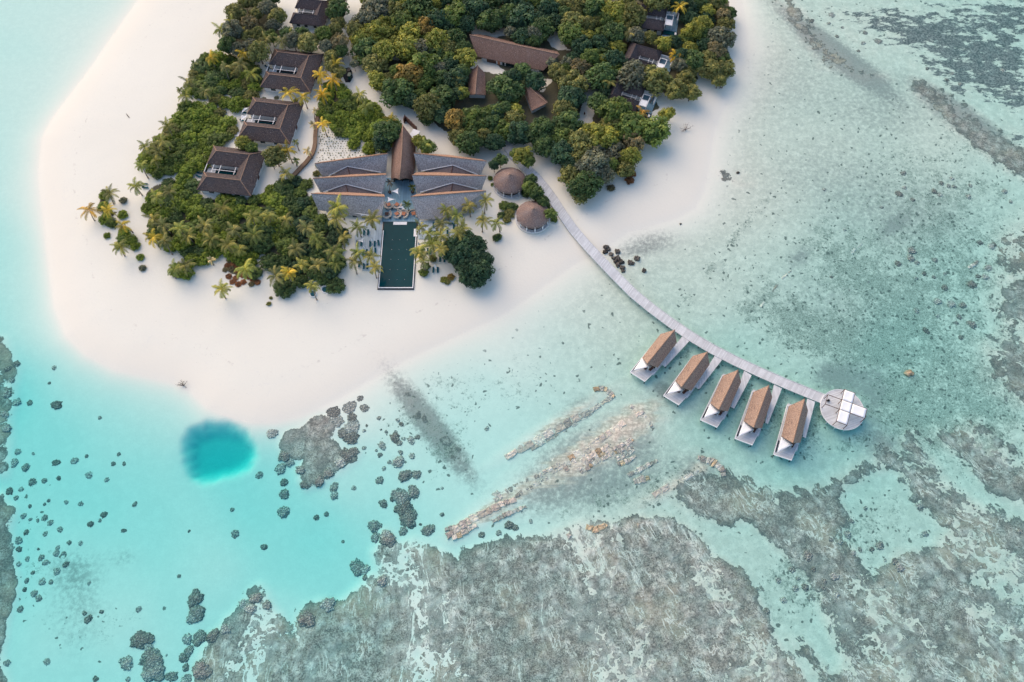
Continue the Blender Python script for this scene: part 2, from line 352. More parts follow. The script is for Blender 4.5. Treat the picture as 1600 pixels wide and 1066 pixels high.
def make_ground():
    xs = axis(-205, 210, .8, 3500); ys = axis(-4, 264, .8, 3500)
    X, Y = np.meshgrid(xs, ys); x, y = X.ravel(), Y.ravel()
    D = np.maximum(y * sT + CH * cT, 12); px = 800 + CF * x / D; py = 533 - CF * (y * cT - CH * sT) / D
    d = sdf(x, y, SHW)
    num = np.zeros_like(x); den = np.zeros_like(x)
    for a, b, c in DEPTH:
        q = ((px - a) ** 2 + (py - b) ** 2 + 900.) ** -1.5; num += q * c; den += q
    dep = .68 * num / den * (1 - .16 * ss(px, 750, 1000))
    dep *= .86 + .28 * vnoise(x, y, .035, 3)
    soft = 14 - 6 * ss(-x, 40, 130)
    dep_s = dep * (1 - np.exp(-np.maximum(-d, 0) / soft)) + .0 
    wob = (vnoise(x, y, .9, 2) - .5) * 6
    dep_s = dep_s + 2.9 * ss(sdf(px, py, HOLE) + wob, -11, 19) + .4 * ellip(px, py, 345, 725, 62, 45, 0)
    reef = np.zeros_like(x); strk = np.zeros_like(x)
    w1 = (vnoise(x, y, .11, 3) - .5) * 16
    for poly, st, so_, sk in REEF:
        m = ss(sdf(px, py, poly) + w1, -so_, so_) * st
        strk = np.where(m > reef, sk, strk); reef = np.maximum(reef, m)
    for poly, st_, so_ in CHAN: reef = reef * (1 - st_ * ss(sdf(px, py, poly) + w1 * .8, -so_, so_))
    rub = np.zeros_like(x); weed_shade = np.zeros_like(x); patch = np.zeros_like(x); tan = np.zeros_like(x)
    for cx, cy, rx, ry, ro, st, k in SOFT:
        m = ellip(px, py, cx, cy, rx, ry, ro) * st
        if k == 0: rub = 1 - (1 - rub) * (1 - m)
        elif k == 1: weed_shade = 1 - (1 - weed_shade) * (1 - m)
        elif k == 2: patch = 1 - (1 - patch) * (1 - m)
        else: tan = 1 - (1 - tan) * (1 - m)
    soil = np.zeros_like(x)
    for poly in SOIL:
        soil = np.maximum(soil, ss(sdf(px, py, poly) + (vnoise(x, y, .3, 3) - .5) * 10, 4, 14))
    for poly in CLEAR: soil = soil * (1 - ss(sdf(px, py, poly) + (vnoise(x, y, .3, 3) - .5) * 8, -2, 4))
    off = (px < -40) | (px > 1640) | (py < -40) | (py > 1106)
    reef = np.where(off & (reef < .3) & (d < -20), .35 * vnoise(x, y, .02, 3), reef)
    lift = np.maximum(reef, patch * .6); lift = np.where(tan > .05, np.maximum(lift, 1.6 * tan), lift)
    z = np.where(d > 0, land_z(np.maximum(d, 0)), -np.maximum(dep_s * (1 - .5 * lift), np.minimum(dep_s, .12)))
    z = np.where((d > 0) , z + .10 * (vnoise(x, y, .16, 3) - .5) * ss(d, 1, 8), z + .28 * lift * (vnoise(x, y, .5, 3) - .5))
    z = np.where(d < -.2, np.minimum(z, -.03), z)
    ny, nx = X.shape
    me = bpy.data.meshes.new('ground'); nv = nx * ny
    i = np.arange(nv).reshape(ny, nx)
    q = np.stack([i[:-1, :-1], i[:-1, 1:], i[1:, 1:], i[1:, :-1]], -1).reshape(-1, 4)
    me.vertices.add(nv); me.vertices.foreach_set('co', np.stack([x, y, z], 1).ravel())
    me.loops.add(q.size); me.loops.foreach_set('vertex_index', q.ravel().astype(np.int32))
    me.polygons.add(len(q)); me.polygons.foreach_set('loop_start', np.arange(0, q.size, 4, dtype=np.int32))
    me.polygons.foreach_set('loop_total', np.full(len(q), 4, dtype=np.int32)); me.polygons.foreach_set('use_smooth', np.ones(len(q), bool))
    me.update(calc_edges=True)
    for nm, arr in (('reef', reef), ('streak', strk), ('rubble', rub), ('weed_shade', weed_shade), ('patch', patch), ('tan', tan), ('soil', soil), ('inland', d)):
        at = me.attributes.new(nm, 'FLOAT', 'POINT'); at.data.foreach_set('value', arr.astype(np.float32))
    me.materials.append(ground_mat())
    global GB
    from mathutils.bvhtree import BVHTree
    GB = BVHTree.FromPolygons(list(map(tuple, np.stack([x, y, z], 1))), [tuple(r_) for r_ in q.tolist()])
    o = link(me, 'ground'); tag(o, 'white sand island with its shallow reef seabed', kind='structure')
def wpos(t, p):
    nz = t.n('TexNoise'); t.put(nz.inputs['Vector'], p); nz.inputs['Scale'].default_value = .5; nz.inputs['Detail'].default_value = 3
    sc = t.n('VectorMath', operation='SCALE'); t.put(sc.inputs[0], nz.outputs['Color']); sc.inputs['Scale'].default_value = 2.6
    ad = t.n('VectorMath', operation='ADD'); t.put(ad.inputs[0], p); t.put(ad.inputs[1], sc.outputs[0]); return ad.outputs[0]
def ground_mat():
    t = NT('sand_and_reef'); p = t.pos()
    reef, strk, rub, weed_shade, patch, soil, inl = (t.attr(k) for k in ('reef', 'streak', 'rubble', 'weed_shade', 'patch', 'soil', 'inland'))
    c0 = W(560, 0)
    v = t.n('VectorMath', operation='SUBTRACT'); t.put(v.inputs[0], p); v.inputs[1].default_value = c0
    sx = t.n('SeparateXYZ'); t.put(sx.inputs[0], v.outputs[0])
    r = t.m_('SQRT', t.m_('ADD', t.m_('MULTIPLY', sx.outputs[0], sx.outputs[0]), t.m_('MULTIPLY', sx.outputs[1], sx.outputs[1])))
    a = t.m_('ARCTAN2', sx.outputs[0], t.m_('MULTIPLY', sx.outputs[1], -1))
    pol = t.n('CombineXYZ'); t.put(pol.inputs[0], t.m_('MULTIPLY', a, 62)); t.put(pol.inputs[1], t.m_('MULTIPLY', r, .095))
    # --- layers
    lob = t.noise(p, .15, 8, .66); cell = t.vor(p, .27, 'F1'); fine = t.noise(p, 1.5, 5, .68); fine2 = t.noise(p, .55, 4, .6); big = t.noise(p, .03, 4, .55)
    s1 = t.noise(pol.outputs[0], .62, 6, .7, 1.6); s2 = t.noise(pol.outputs[0], .16, 3, .5)
    s1 = t.m_('ADD', s1, t.m_('MULTIPLY', t.m_('SUBTRACT', s2, .5), .55))
    s1 = t.m_('ADD', s1, t.m_('MULTIPLY', t.m_('SUBTRACT', fine2, .5), .22))
    ved = t.n('TexVoronoi', feature='DISTANCE_TO_EDGE'); wp = t.n('VectorMath', operation='ADD'); t.put(wp.inputs[0], pol.outputs[0])
    wn = t.n('TexNoise'); t.put(wn.inputs['Vector'], p); wn.inputs['Scale'].default_value = .35; wn.inputs['Detail'].default_value = 3
    ws = t.n('VectorMath', operation='SCALE'); t.put(ws.inputs[0], wn.outputs['Color']); ws.inputs['Scale'].default_value = 3.2; t.put(wp.inputs[1], ws.outputs[0])
    t.put(ved.inputs['Vector'], wp.outputs[0]); ved.inputs['Scale'].default_value = .30
    vein = t.m_('MULTIPLY', t.m_('SUBTRACT', 1, t.step(ved.outputs[0], .02, .085)), t.step(s2, .44, .58))
    st = t.m_('MULTIPLY', t.m_('MAXIMUM', t.step(s1, .60, .70), t.m_('MULTIPLY', vein, .85)), strk)
    e = t.m_('ADD', reef, t.m_('MULTIPLY', t.m_('SUBTRACT', lob, .5), 1.15))
    e = t.m_('SUBTRACT', e, t.m_('MULTIPLY', t.m_('SUBTRACT', cell, .35), .5))
    e = t.m_('SUBTRACT', e, t.m_('MULTIPLY', t.m_('MULTIPLY', t.m_('SUBTRACT', s1, .53), strk), 1.25))
    e = t.m_('ADD', e, t.m_('MULTIPLY', t.m_('SUBTRACT', fine, .5), .36))
    e = t.m_('SUBTRACT', e, t.m_('MULTIPLY', st, .85))
    cover = t.step(e, .42, .55)
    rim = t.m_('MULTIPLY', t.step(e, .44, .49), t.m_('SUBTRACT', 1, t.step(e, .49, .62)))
    # elongated coral patches of the far corner
    mp = t.n('Mapping'); t.put(mp.inputs[0], p); mp.inputs['Rotation'].default_value = (0, 0, R(14)); mp.inputs['Scale'].default_value = (.6, 1.25, 1)
    pe = t.m_('ADD', patch, t.m_('MULTIPLY', t.m_('SUBTRACT', t.noise(mp.outputs[0], .26, 7, .72), .5), 2.0))
    pcov = t.m_('MULTIPLY', t.step(pe, .57, .66), t.step(patch, .03, .12))
    # --- sand
    sand = t.mix(t.step(big, .3, .7), (.765, .738, .632), (.79, .764, .655))
    sand = t.mix(t.m_('MULTIPLY', t.step(t.noise(p, .12, 5, .6), .5, .75), .22), sand, (.72, .70, .61))
    sand = t.scale(sand, t.m_('ADD', t.m_('MULTIPLY', fine, .07), .955))
    dry = t.m_('MULTIPLY', t.step(inl, -.5, 3.0), t.m_('SUBTRACT', 1, t.step(inl, 4, 13)))
    sand = t.mix(t.m_('MULTIPLY', dry, .45), sand, (.79, .735, .615))
    wr = t.n('MapRange'); t.put(wr.inputs[0], t.m_('ADD', inl, t.m_('MULTIPLY', t.m_('SUBTRACT', t.noise(p, .05, 3), .5), 16)))
    line = t.m_('MULTIPLY', t.m_('SUBTRACT', 1, t.step(t.m_('ABSOLUTE', t.m_('SUBTRACT', wr.outputs[0], 0.0)), 0, 1)), .0)
    wl = t.m_('ADD', inl, t.m_('MULTIPLY', t.m_('SUBTRACT', t.noise(p, .045, 4), .5), 14))
    wrack = t.m_('MULTIPLY', t.m_('SUBTRACT', 1, t.step(t.m_('ABSOLUTE', t.m_('SUBTRACT', wl, 13)), .15, .7)), t.step(t.noise(p, .35, 4, .7), .56, .66))
    sand = t.mix(t.m_('MULTIPLY', wrack, .33), sand, (.40, .35, .30))
    lit_ = t.m_('MULTIPLY', t.step(t.noise(p, 1.3, 2, .5), .70, .75), t.m_('MULTIPLY', t.step(t.noise(p, .07, 3, .6), .48, .62), t.step(inl, 3, 9)))
    sand = t.mix(t.m_('MULTIPLY', lit_, .4), sand, (.42, .37, .31))
    trk = t.noise(p, .30, 6, .75, 2.0); sand = t.mix(t.m_('MULTIPLY', t.step(trk, .56, .70), .16), sand, (.60, .60, .58))
    wet = t.step(inl, -14, 1)          # under water the sand carries a grey green film
    film = t.mix(t.step(t.noise(p, .5, 6, .72), .38, .68), (.63, .60, .50), (.79, .74, .62))
    film = t.mix(t.m_('MULTIPLY', t.step(t.noise(p, 2.4, 4, .7), .50, .70), .5), film, (.42, .43, .38))
    side = t.step(t.m_('ADD', t.n('SeparateXYZ').outputs[0], 0), -10, 40)
    sx2 = [n for n in t.t.nodes if n.type == 'SEPXYZ'][-1]; t.put(sx2.inputs[0], p)
    film = t.mix(side, t.mix(.72, film, (.78, .755, .66)), t.scale(film, .93))
    under = t.mix(t.m_('SUBTRACT', 1, wet), sand, film)
    # --- mottle of the east lagoon, tan rock pavement
    mot = t.m_('MULTIPLY', t.m_('MULTIPLY', t.step(t.noise(p, .26, 7, .74), .50, .66), side), t.m_('MULTIPLY', t.m_('SUBTRACT', 1, wet), .42))
    under = t.mix(mot, under, t.mix(t.noise(p, 2.2, 3, .7), (.33, .335, .29), (.60, .57, .49)))
    mt = t.n('Mapping'); t.put(mt.inputs[0], p); mt.inputs['Rotation'].default_value = (0, 0, R(-33)); mt.inputs['Scale'].default_value = (.16, 1.0, 1)
    tn = t.attr('tan'); tz = t.m_('ADD', tn, t.m_('MULTIPLY', t.m_('SUBTRACT', t.noise(mt.outputs[0], .55, 6, .7), .5), 1.3))
    tcol = t.mix(t.step(t.noise(p, 1.1, 5, .7), .36, .66), (.47, .395, .31), (.80, .70, .565)); tcol = t.mix(t.m_('MULTIPLY', t.step(t.noise(mt.outputs[0], 1.3, 3, .6), .52, .60), .55), tcol, (.36, .31, .25))
    # --- rubble, weed
    rb = t.m_('MULTIPLY', t.step(t.m_('ADD', t.noise(p, .8, 6, .72), t.m_('MULTIPLY', rub, .55)), .50, .84), t.step(rub, 0, .5))
    under = t.mix(t.m_('MULTIPLY', rb, .92), under, t.mix(fine, (.17, .17, .155), (.44, .42, .38)))
    w1 = t.noise(p, 1.25, 6, .75); w2 = t.noise(p, .24, 4, .6); grain = t.noise(p, 3.0, 3, .65)
    wd = t.step(t.m_('ADD', t.m_('ADD', w1, t.m_('MULTIPLY', weed_shade, .38)), t.m_('MULTIPLY', t.m_('SUBTRACT', w2, .5), .6)), .64, .80)
    wd = t.m_('MULTIPLY', wd, t.step(weed_shade, .02, .3))
    under = t.mix(t.m_('MULTIPLY', wd, .72), under, t.mix(t.step(grain, .35, .65), (.085, .12, .10), (.40, .41, .345)))
    under = t.mix(t.m_('MULTIPLY', t.step(tz, .40, .62), t.m_('MULTIPLY', t.step(tn, .05, .3), .82)), under, tcol)
    # --- dots of coral and weed, one per cell where the cover is dense
    wq = wpos(t, p); dv = t.n('TexVoronoi', feature='F1'); t.put(dv.inputs['Vector'], wq); dv.inputs['Scale'].default_value = .72
    rnd = t.n('SeparateXYZ'); t.put(rnd.inputs[0], dv.outputs['Color'])
    dens = t.m_('MULTIPLY', t.m_('ADD', t.m_('MULTIPLY', weed_shade, 1.0), t.m_('MULTIPLY', side, .10)), t.m_('ADD', t.m_('MULTIPLY', t.noise(p, .09, 3, .6), 1.6), .2))
    dot = t.m_('MULTIPLY', t.m_('LESS_THAN', rnd.outputs[0], dens), t.m_('SUBTRACT', 1, t.step(dv.outputs['Distance'], t.m_('MULTIPLY', rnd.outputs[1], .30), t.m_('ADD', t.m_('MULTIPLY', rnd.outputs[1], .34), .12))))
    dot = t.m_('MULTIPLY', dot, t.m_('SUBTRACT', 1, wet))
    under = t.mix(t.m_('MULTIPLY', dot, .9), under, t.mix(fine, (.06, .085, .078), (.21, .22, .19)))
    # --- reef
    gr = t.m_('ADD', t.m_('MULTIPLY', fine, .55), t.m_('MULTIPLY', grain, .45))
    rc = t.mix(t.step(gr, .38, .62), (.17, .172, .16), (.52, .495, .44))
    rc = t.mix(t.m_('MULTIPLY', t.step(fine2, .5, .75), .5), rc, (.45, .43, .39))
    rc = t.mix(t.m_('MULTIPLY', t.step(t.noise(p, .2, 4, .6), .5, .8), .45), rc, (.40, .345, .28))
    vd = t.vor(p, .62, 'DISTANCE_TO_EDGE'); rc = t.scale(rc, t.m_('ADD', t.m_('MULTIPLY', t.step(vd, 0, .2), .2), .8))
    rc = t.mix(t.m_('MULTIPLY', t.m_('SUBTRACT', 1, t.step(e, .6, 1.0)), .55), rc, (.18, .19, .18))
    rc = t.mix(t.m_('MULTIPLY', t.step(s1, .47, .58), t.m_('MULTIPLY', strk, .42)), rc, (.60, .575, .53))
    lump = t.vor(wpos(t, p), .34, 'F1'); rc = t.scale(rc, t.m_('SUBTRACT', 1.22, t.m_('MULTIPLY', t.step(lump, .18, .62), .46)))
    fld = t.noise(p, .055, 5, .62); rc = t.mix(t.m_('MULTIPLY', t.step(fld, .48, .66), .6), rc, t.mix(gr, (.25, .205, .155), (.56, .48, .38)))
    rc = t.mix(t.m_('MULTIPLY', t.m_('SUBTRACT', 1, t.step(fld, .34, .47)), .5), rc, t.mix(gr, (.12, .14, .13), (.40, .42, .39)))
    rdg = t.m_('ABSOLUTE', t.m_('SUBTRACT', t.noise(pol.outputs[0], 1.15, 5, .66, .8), .5)); fur = t.m_('MULTIPLY', t.m_('SUBTRACT', 1, t.step(rdg, .004, .028)), t.m_('MULTIPLY', t.step(t.noise(p, .11, 4, .6), .47, .58), strk))
    rc = t.mix(t.m_('MULTIPLY', fur, .85), rc, (.70, .675, .61))
    rc = t.mix(1.0, rc, (1.09, 1.06, 1.02), 'MULTIPLY')
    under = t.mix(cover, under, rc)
    under = t.mix(t.m_('MULTIPLY', rim, .6), under, (.10, .115, .112))  # overhang shade painted as a dark band along the reef edge
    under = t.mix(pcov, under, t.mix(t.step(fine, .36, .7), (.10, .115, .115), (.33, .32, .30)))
    under = t.scale(under, t.m_('ADD', t.m_('MULTIPLY', t.m_('MULTIPLY', grain, t.m_('SUBTRACT', 1, wet)), .0), 1))
    # --- leaf litter
    lit = t.mix(t.noise(p, 1.4, 4, .7), (.035, .04, .02), (.13, .115, .065))
    sm = t.step(t.m_('ADD', soil, t.m_('MULTIPLY', t.m_('SUBTRACT', t.noise(p, .45, 5, .7), .5), 1.1)), .42, .6)
    col = t.mix(t.m_('MULTIPLY', sm, .95), under, lit)
    h = t.m_('ADD', t.m_('MULTIPLY', fine, .35), t.m_('MULTIPLY', t.m_('MULTIPLY', cover, t.m_('ADD', fine2, fine)), 1.2))
    return t.fin(col, .95, .05, t.bump(h, .5, .25))

def make_water():
    m = NT('sea_water'); ab = m.n('VolumeAbsorption'); ab.inputs["Color"].default_value = (.06, .885, .905, 1); ab.inputs['Density'].default_value = .40
    m.t.links.new(ab.outputs[0], m.out.inputs['Volume'])
    b = MB().box((0, 0, -10.0), (6600, 6600, 20.0)).build('water', m.m)
    tag(b, 'clear turquoise lagoon water around the island', kind='structure')
# ------------------------------------------------------------------ courtyard villas (U of hipped roofs round a plunge pool)
def gz(x, y):
    """height of the sand at a point (inland profile without its small bumps)"""
    a = sdf(np.array([float(x)]), np.array([float(y)]), SHW)[0]
    return float(land_z(max(a, 0.0)))
def ground_at(px, py):
    p = W(px, py, 0)
    for _ in range(3): p = W(px, py, gz(p.x, p.y))
    return p
def window(par, c, d, rz=0):
    f = MB().box(c, d, rz).build('window', M_WHITE, par)
    n = .06; k = 1 if d[0] > d[1] else 0
    MB().box(c, (d[0] - .25, d[1] + n, d[2] - .25) if k else (d[0] + n, d[1] - .25, d[2] - .25), rz).build('pane', M_GLASS, f)
def courtyard_villa(px_nw, ang, label, mat=None, s=1.0, east=False, name='courtyard_villa', mir=False):
    """px_nw: picture position of the roof's north west corner; local x east, y north, origin at that corner"""
    mat = mat or M_THATCH
    c = W(*px_nw, 4.6)
    t = thing(name, (c.x, c.y, 1.7), R(ang), label, 'villa', 'courtyard villas with U shaped roofs')
    t.scale = (s, s, 1 if s > .9 else .85)
    E_, H_ = 2.9, 5.5
    vs = [(0,0,E_),(18.3,0,E_),(18.3,-18.4,E_),(0,-18.4,E_),(0,-7.6,E_),(11,-7.6,E_),(11,-11,E_),(0,-11,E_),(3,-3.9,H_),(14.4,-3.9,H_),(14.4,-14.6,H_),(3,-14.6,H_)]
    fs = [(0,1,9,8),(1,2,10,9),(2,3,11,10),(0,8,4),(3,7,11),(4,8,9,5),(5,9,10,6),(6,10,11,7)]
    if mir: vs = [(18.3 - x, y, z) for x, y, z in vs]
    X = (lambda x: 18.3 - x) if mir else (lambda x: x)
    # break every roof plane up a little so that the thatch is not dead flat
    MB().slab(vs, flipfix(vs, fs), .28).build('roof', mat, t)
    V = [Vector(v) + Vector((0, 0, .05)) for v in vs]
    m = MB()
    for a, b in ((8, 9), (9, 10), (10, 11), (0, 8), (8, 4), (3, 11), (11, 7), (1, 9), (2, 10)): m.tube([V[a], V[a].lerp(V[b], .5) + Vector((0, 0, -.02)), V[b]], .15, 6)
    m.build('ridge_cap', M_RIDGE if mat is M_THATCH else M_DARK, t)
    m = MB(); z = 1.35; h = 3.1
    for (a, b) in (((.9, -.9), (17.4, -.9)), ((17.4, -.9), (17.4, -17.5)), ((17.4, -17.5), (.9, -17.5)), ((.9, -17.5), (.9, -11.8)), ((.9, -.9), (.9, -6.9)), ((.9, -6.9), (11.6, -6.9)), ((11.6, -6.9), (11.6, -11.8)), ((11.6, -11.8), (.9, -11.8))):
        a = Vector((X(a[0]), a[1], 0)); b = Vector((X(b[0]), b[1], 0)); d = (b - a).normalized() * .13
        m.bar(a - d + Vector((0, 0, z - .02)), b + d + Vector((0, 0, z - .02)), .26, h)
    m.build('wall', M_WALL, t)
    for x in (4.2, 8.2, 13): window(t, (X(x), -17.66, 1.6), (2.0, .12, 1.7))
    for y in (-5, -13): window(t, (X(17.56), y, 1.6), (.12, 1.8, 1.6))
    d = MB().box((X(17.58), -9.2, 1.25), (.12, 1.4, 2.4)).build('door', M_BROWN, t); MB().box((X(17.68), -9.75, 1.2), (.1, .08, .3)).build('handle', M_BLACK, d)
    MB().box((X(5.2), -9.35, .02), (12.4, 4.6, .36)).build('courtyard_floor', M_PAD, t); MB().box((X(.9), -9.35, .1), (2.9, 4.0, .3)).build('pale_deck', M_WALL, t)
    pl = MB().box((X(6.5), -9.7, .13), (8.0, 3.3, .3)).build('plunge_pool', M_BLACK, t)
    MB().box((X(6.5), -9.7, .3), (7.6, 2.9, .06)).build('pool_water', M_POOL, pl)
    m = MB()
    for x in (.2, 2.6, 5.0): m.bar((X(x), -7.7, 3.02), (X(x), -11.05, 3.02), .16, .14); m.box((X(x), -11.0, 1.5), (.14, .14, 2.9))
    m.bar((X(2.6), -9.7, 3.02), (X(10.6), -9.7, 3.02), .14, .12); m.bar((X(10.2), -7.8, 3.03), (X(10.2), -10.9, 3.03), .16, .13)
    m.build('pergola_frame', M_WHITE, t)
    return t
def sun_sail(name, pxs, zs, label, cat='shade sail', group=None, poles=True, post_to=None, mat=None):
    """triangular white sail with curved-in edges on posts"""
    P3 = [W(x, y, z) for (x, y), z in zip(pxs, zs)]
    c = sum(P3, Vector()) / 3
    base = post_to if post_to is not None else gz(c.x, c.y)
    t = thing(name, (c.x, c.y, base), 0, label, cat, group); o = Vector((c.x, c.y, base))
    n = 7; m = MB(); grid = {}; vs = []
    for i in range(n + 1):
        for j in range(n + 1 - i):
            a, b = i / n, j / n; g = 1 - a - b
            p = P3[0] * a + P3[1] * b + P3[2] * g
            pull = .55 * (4 * a * b * (1 - g) ** 2 + 4 * b * g * (1 - a) ** 2 + 4 * a * g * (1 - b) ** 2) * (1 - 27 * a * b * g * .8)
            p = p + (c - p) * max(pull, 0) * .45
            grid[i, j] = len(vs); vs.append(p - o - Vector((0, 0, .25 * 27 * a * b * g)))
    fs = []
    for i in range(n):
        for j in range(n - i):
            fs.append((grid[i, j], grid[i + 1, j], grid[i, j + 1]))
            if j < n - i - 1: fs.append((grid[i + 1, j], grid[i + 1, j + 1], grid[i, j + 1]))
    m.slab(vs, flipfix(vs, fs), .02).build('canvas', mat or M_CLOTH, t, True)
    if poles:
        for p in P3: MB().tube([(p.x - o.x, p.y - o.y, -.1), (p.x - o.x, p.y - o.y, p.z - base + .08)], .05, 6).build('pole', M_WHITE, t)
    return t
M_POOL = None
def pool_material():
    global M_POOL
    t = NT('pool_water'); p = t.obj()
    col = t.mix(t.noise(p, .4, 4, .6), (.001, .034, .042), (.003, .055, .064))
    M_POOL = t.fin(col, .1, .08, t.bump(t.noise(p, 1.6, 3, .6), .08, .1))
pool_material()

def make_villas():
    W_ = 'courtyard villa with four grey hipped roofs, '
    courtyard_villa((333.9, 227.8), -8, 'courtyard villa with orange hip ridges, southernmost of the western row beside the scrub')
    courtyard_villa((395, 152), -8, 'courtyard villa with orange north roof slope, second from south in the western row')
    v = courtyard_villa((428.9, 76.1), -8.5, 'all dark grey courtyard villa with coloured towels by its pool, below the palm thicket')
    courtyard_villa((466, -5), -8, 'smaller dark courtyard villa with white terraces at the top edge of the photo', M_DARK, .72)
    # dark villas in the eastern trees, open towards the beach
    for nm, lab, sc in (((959, 119.5), 'dark roofed villa nearest the beach with white terrace walls and bare shrub beyond', .66), ((986, 64.5), 'dark roofed villa half hidden in the trees, middle one of the three eastern villas', .66), ((993, 3.5), 'dark roofed villa near the top edge with a palm at its white terrace', .66)):
        east_villa(nm, lab, sc)
def east_villa(nw, lab, s):
    ang = -22 if nw[1] > 50 else -12
    t = courtyard_villa(nw, ang, lab, M_DARK, s, name='dark_villa', mir=True); t['group'] = 'dark thatched villas in the eastern trees'
    E = 24.2   # east terrace, in the unscaled local frame
    MB().box((22.2, -9.6, -.02), (7.4, 15.4, .3)).build('terrace_floor', M_TERRACE, t)
    m = MB(); m.box((21.6, -1.6, 1.0), (7.0, .7, 2.3)); m.box((25.2, -4.6, .99), (.7, 5.4, 2.28)); m.build('garden_wall', M_WHITE, t)
    m = MB(); z = 2.9
    for y in (-5.2, -9.2, -13.2): m.bar((18.7, y, z), (22.5, y, z), .34, .2)
    for x in (18.7, 22.5):
        m.bar((x, -5.0, z + .01), (x, -13.4, z + .01), .34, .2)
        for y in (-5.2, -13.2): m.box((x, y, 1.35), (.3, .3, 2.9))
    m.build('pergola_frame', M_WHITE, t)
    MB().box((20.6, -11.2, z + .06), (3.3, 3.5, .06)).build('pergola_canvas', M_CLOTH, t)
    pl = MB().box((22.4, -15.6, .2), (8.2, 3.2, .5)).build('plunge_pool', M_BLACK, t)
    MB().box((22.4, -15.6, .47), (7.8, 2.8, .06)).build('pool_water', M_POOL, pl)
    MB().box((25.4, -15.7, .56), (1.1, 1.8, .12)).build('pool_step', M_WHITE, pl)
    MB().box((20.5, -18.6, -.04), (5, 2.6, .3)).build('lower_terrace', M_TERRACE, t)

# ------------------------------------------------------------------ pavilion of six folded roofs, entrance hall
def roof_thing(name, label, cat, polys, mats, zb, group=None, walls=None):
    """polys: list of (part name, [(px, py, z)...] list of faces, material)"""
    allp = [W(*q) for _, faces, _ in polys for f in faces for q in f]
    c = sum(allp, Vector()) / len(allp); o = Vector((c.x, c.y, zb))
    t = thing(name, o, 0, label, cat, group)
    for pn, faces, mat in polys:
        vs, fs, key = [], [], {}
        for f in faces:
            ids = []
            for q in f:
                k = tuple(q)
                if k not in key: key[k] = len(vs); vs.append(W(*q) - o)
                ids.append(key[k])
            fs.append(tuple(ids))
        MB().slab(vs, flipfix(vs, fs), .22).build(pn, mat, t)
    return t, o
def z1(x, y, z): return (480 + x / 6.4625, 180 + y / 6.4625, z)
def z4(x, y, z): return (600 + x / 6.4625, 180 + y / 6.4625, z)
def wing(lab, F, A, B, NL, NR, NM, SR, SL, apex, nl, nr, nm):
    """A,B ridge ends; N* north eave; SL,SR south eave ends; apex,nl,nr: notch in the south slope with its dark timber face"""
    g = 'folded grey roofs of the poolside pavilion'
    rz, nz, sz = 7.6, 6.0, 3.0
    a, b = F(*A, rz), F(*B, rz); r1 = F(*[(A[i] * 2 + B[i]) / 3 for i in (0, 1)], rz); r2 = F(*[(A[i] + B[i] * 2) / 3 for i in (0, 1)], rz)
    sl, sr = F(*SL, sz), F(*SR, sz)
    S = []
    if apex:
        ap, l, r = F(*apex, 5.1), F(*nl, 3.3), F(*nr, 3.3)
        mid = F((A[0] + B[0]) / 2, (A[1] + B[1]) / 2 + 18, rz - .5)
        S = [(a, sl, l, ap), (a, ap, b), (b, ap, r, sr)]
    else:
        S = [(a, sl, F(*nl, 3.2)), (a, F(*nl, 3.2), F(*nr, 2.4), b), (b, F(*nr, 2.4), sr)]
    N = [(a, F(*NL, nz), F(*NM, nz)), (a, F(*NM, nz), b), (b, F(*NM, nz), F(*NR, nz))]
    polys = [('south_slope', S, M_SLATE), ('north_slope', N, M_SUNTHATCH)]
    t, o = roof_thing('pavilion_wing', lab, 'pavilion', polys, None, 1.6, g)
    Wv = lambda q: W(*q) - o
    m = MB()
    P_, Q_ = Wv(a), Wv(b)
    rc = MB().tube([Wv(a) + Vector((0, 0, .05)), (P_ + Q_) / 2 + Vector((0, 0, .0)), Wv(b) + Vector((0, 0, .05))], .16, 6).build('ridge_cap', M_RIDGE, t)
    if apex:
        ap, l, r = Wv(F(*apex, 5.1)), Wv(F(*nl, 3.3)), Wv(F(*nr, 3.3))
        up = Vector((0, 0, .1))
        MB().bar(l + up, ap + up, .22, .2).bar(ap + up * 1.05, r + up * 1.05, .22, .2).build('notch_trim', M_WHITE, t)
        dn = Vector((0, 0, -.14))
        base = [l + dn + Vector((0, 0, -.4)), ap + dn, r + dn + Vector((0, 0, -.4)), (l + r) / 2 + Vector((0, -5.0, -.9))]
        vs = base; MB().slab(vs, flipfix(vs, [(0, 3, 1), (1, 3, 2)]), .15).build('clerestory', M_DKTHATCH, t)
        MB().bar(ap + dn + Vector((0, 0, .08)), base[3] + Vector((0, 0, .1)), .25, .2).build('clerestory_ridge', M_BROWN, t)
    # walls below the eaves
    e1, e2 = Wv(F(*SL, sz)), Wv(F(*SR, sz)); n1, n2 = Wv(F(*NL, nz)), Wv(F(*NR, nz))
    m = MB(); cc = (e1 + e2 + n1 + n2) / 4
    q = [v.lerp(Vector((cc.x, cc.y, v.z)), .24) for v in (e1, e2, n2, n1)]
    for i in range(4):
        p0, p1 = Vector((q[i].x, q[i].y, 0)), Vector((q[(i + 1) % 4].x, q[(i + 1) % 4].y, 0))
        m.bar(p0 + Vector((0, 0, .55)), p1 + Vector((0, 0, .55)), .3, 2.5)
    m.build('wall', M_WALL, t)
    for k in (.2, .4, .6, .8):
        p0 = q[0].lerp(q[1], k); f = MB().box((p0.x, p0.y - .14, .6), (1.8, .25, 2.0)).build('window', M_WHITE, t); MB().box((p0.x, p0.y - .2, .6), (1.5, .25, 1.7)).build('pane', M_GLASS, f)
    return t
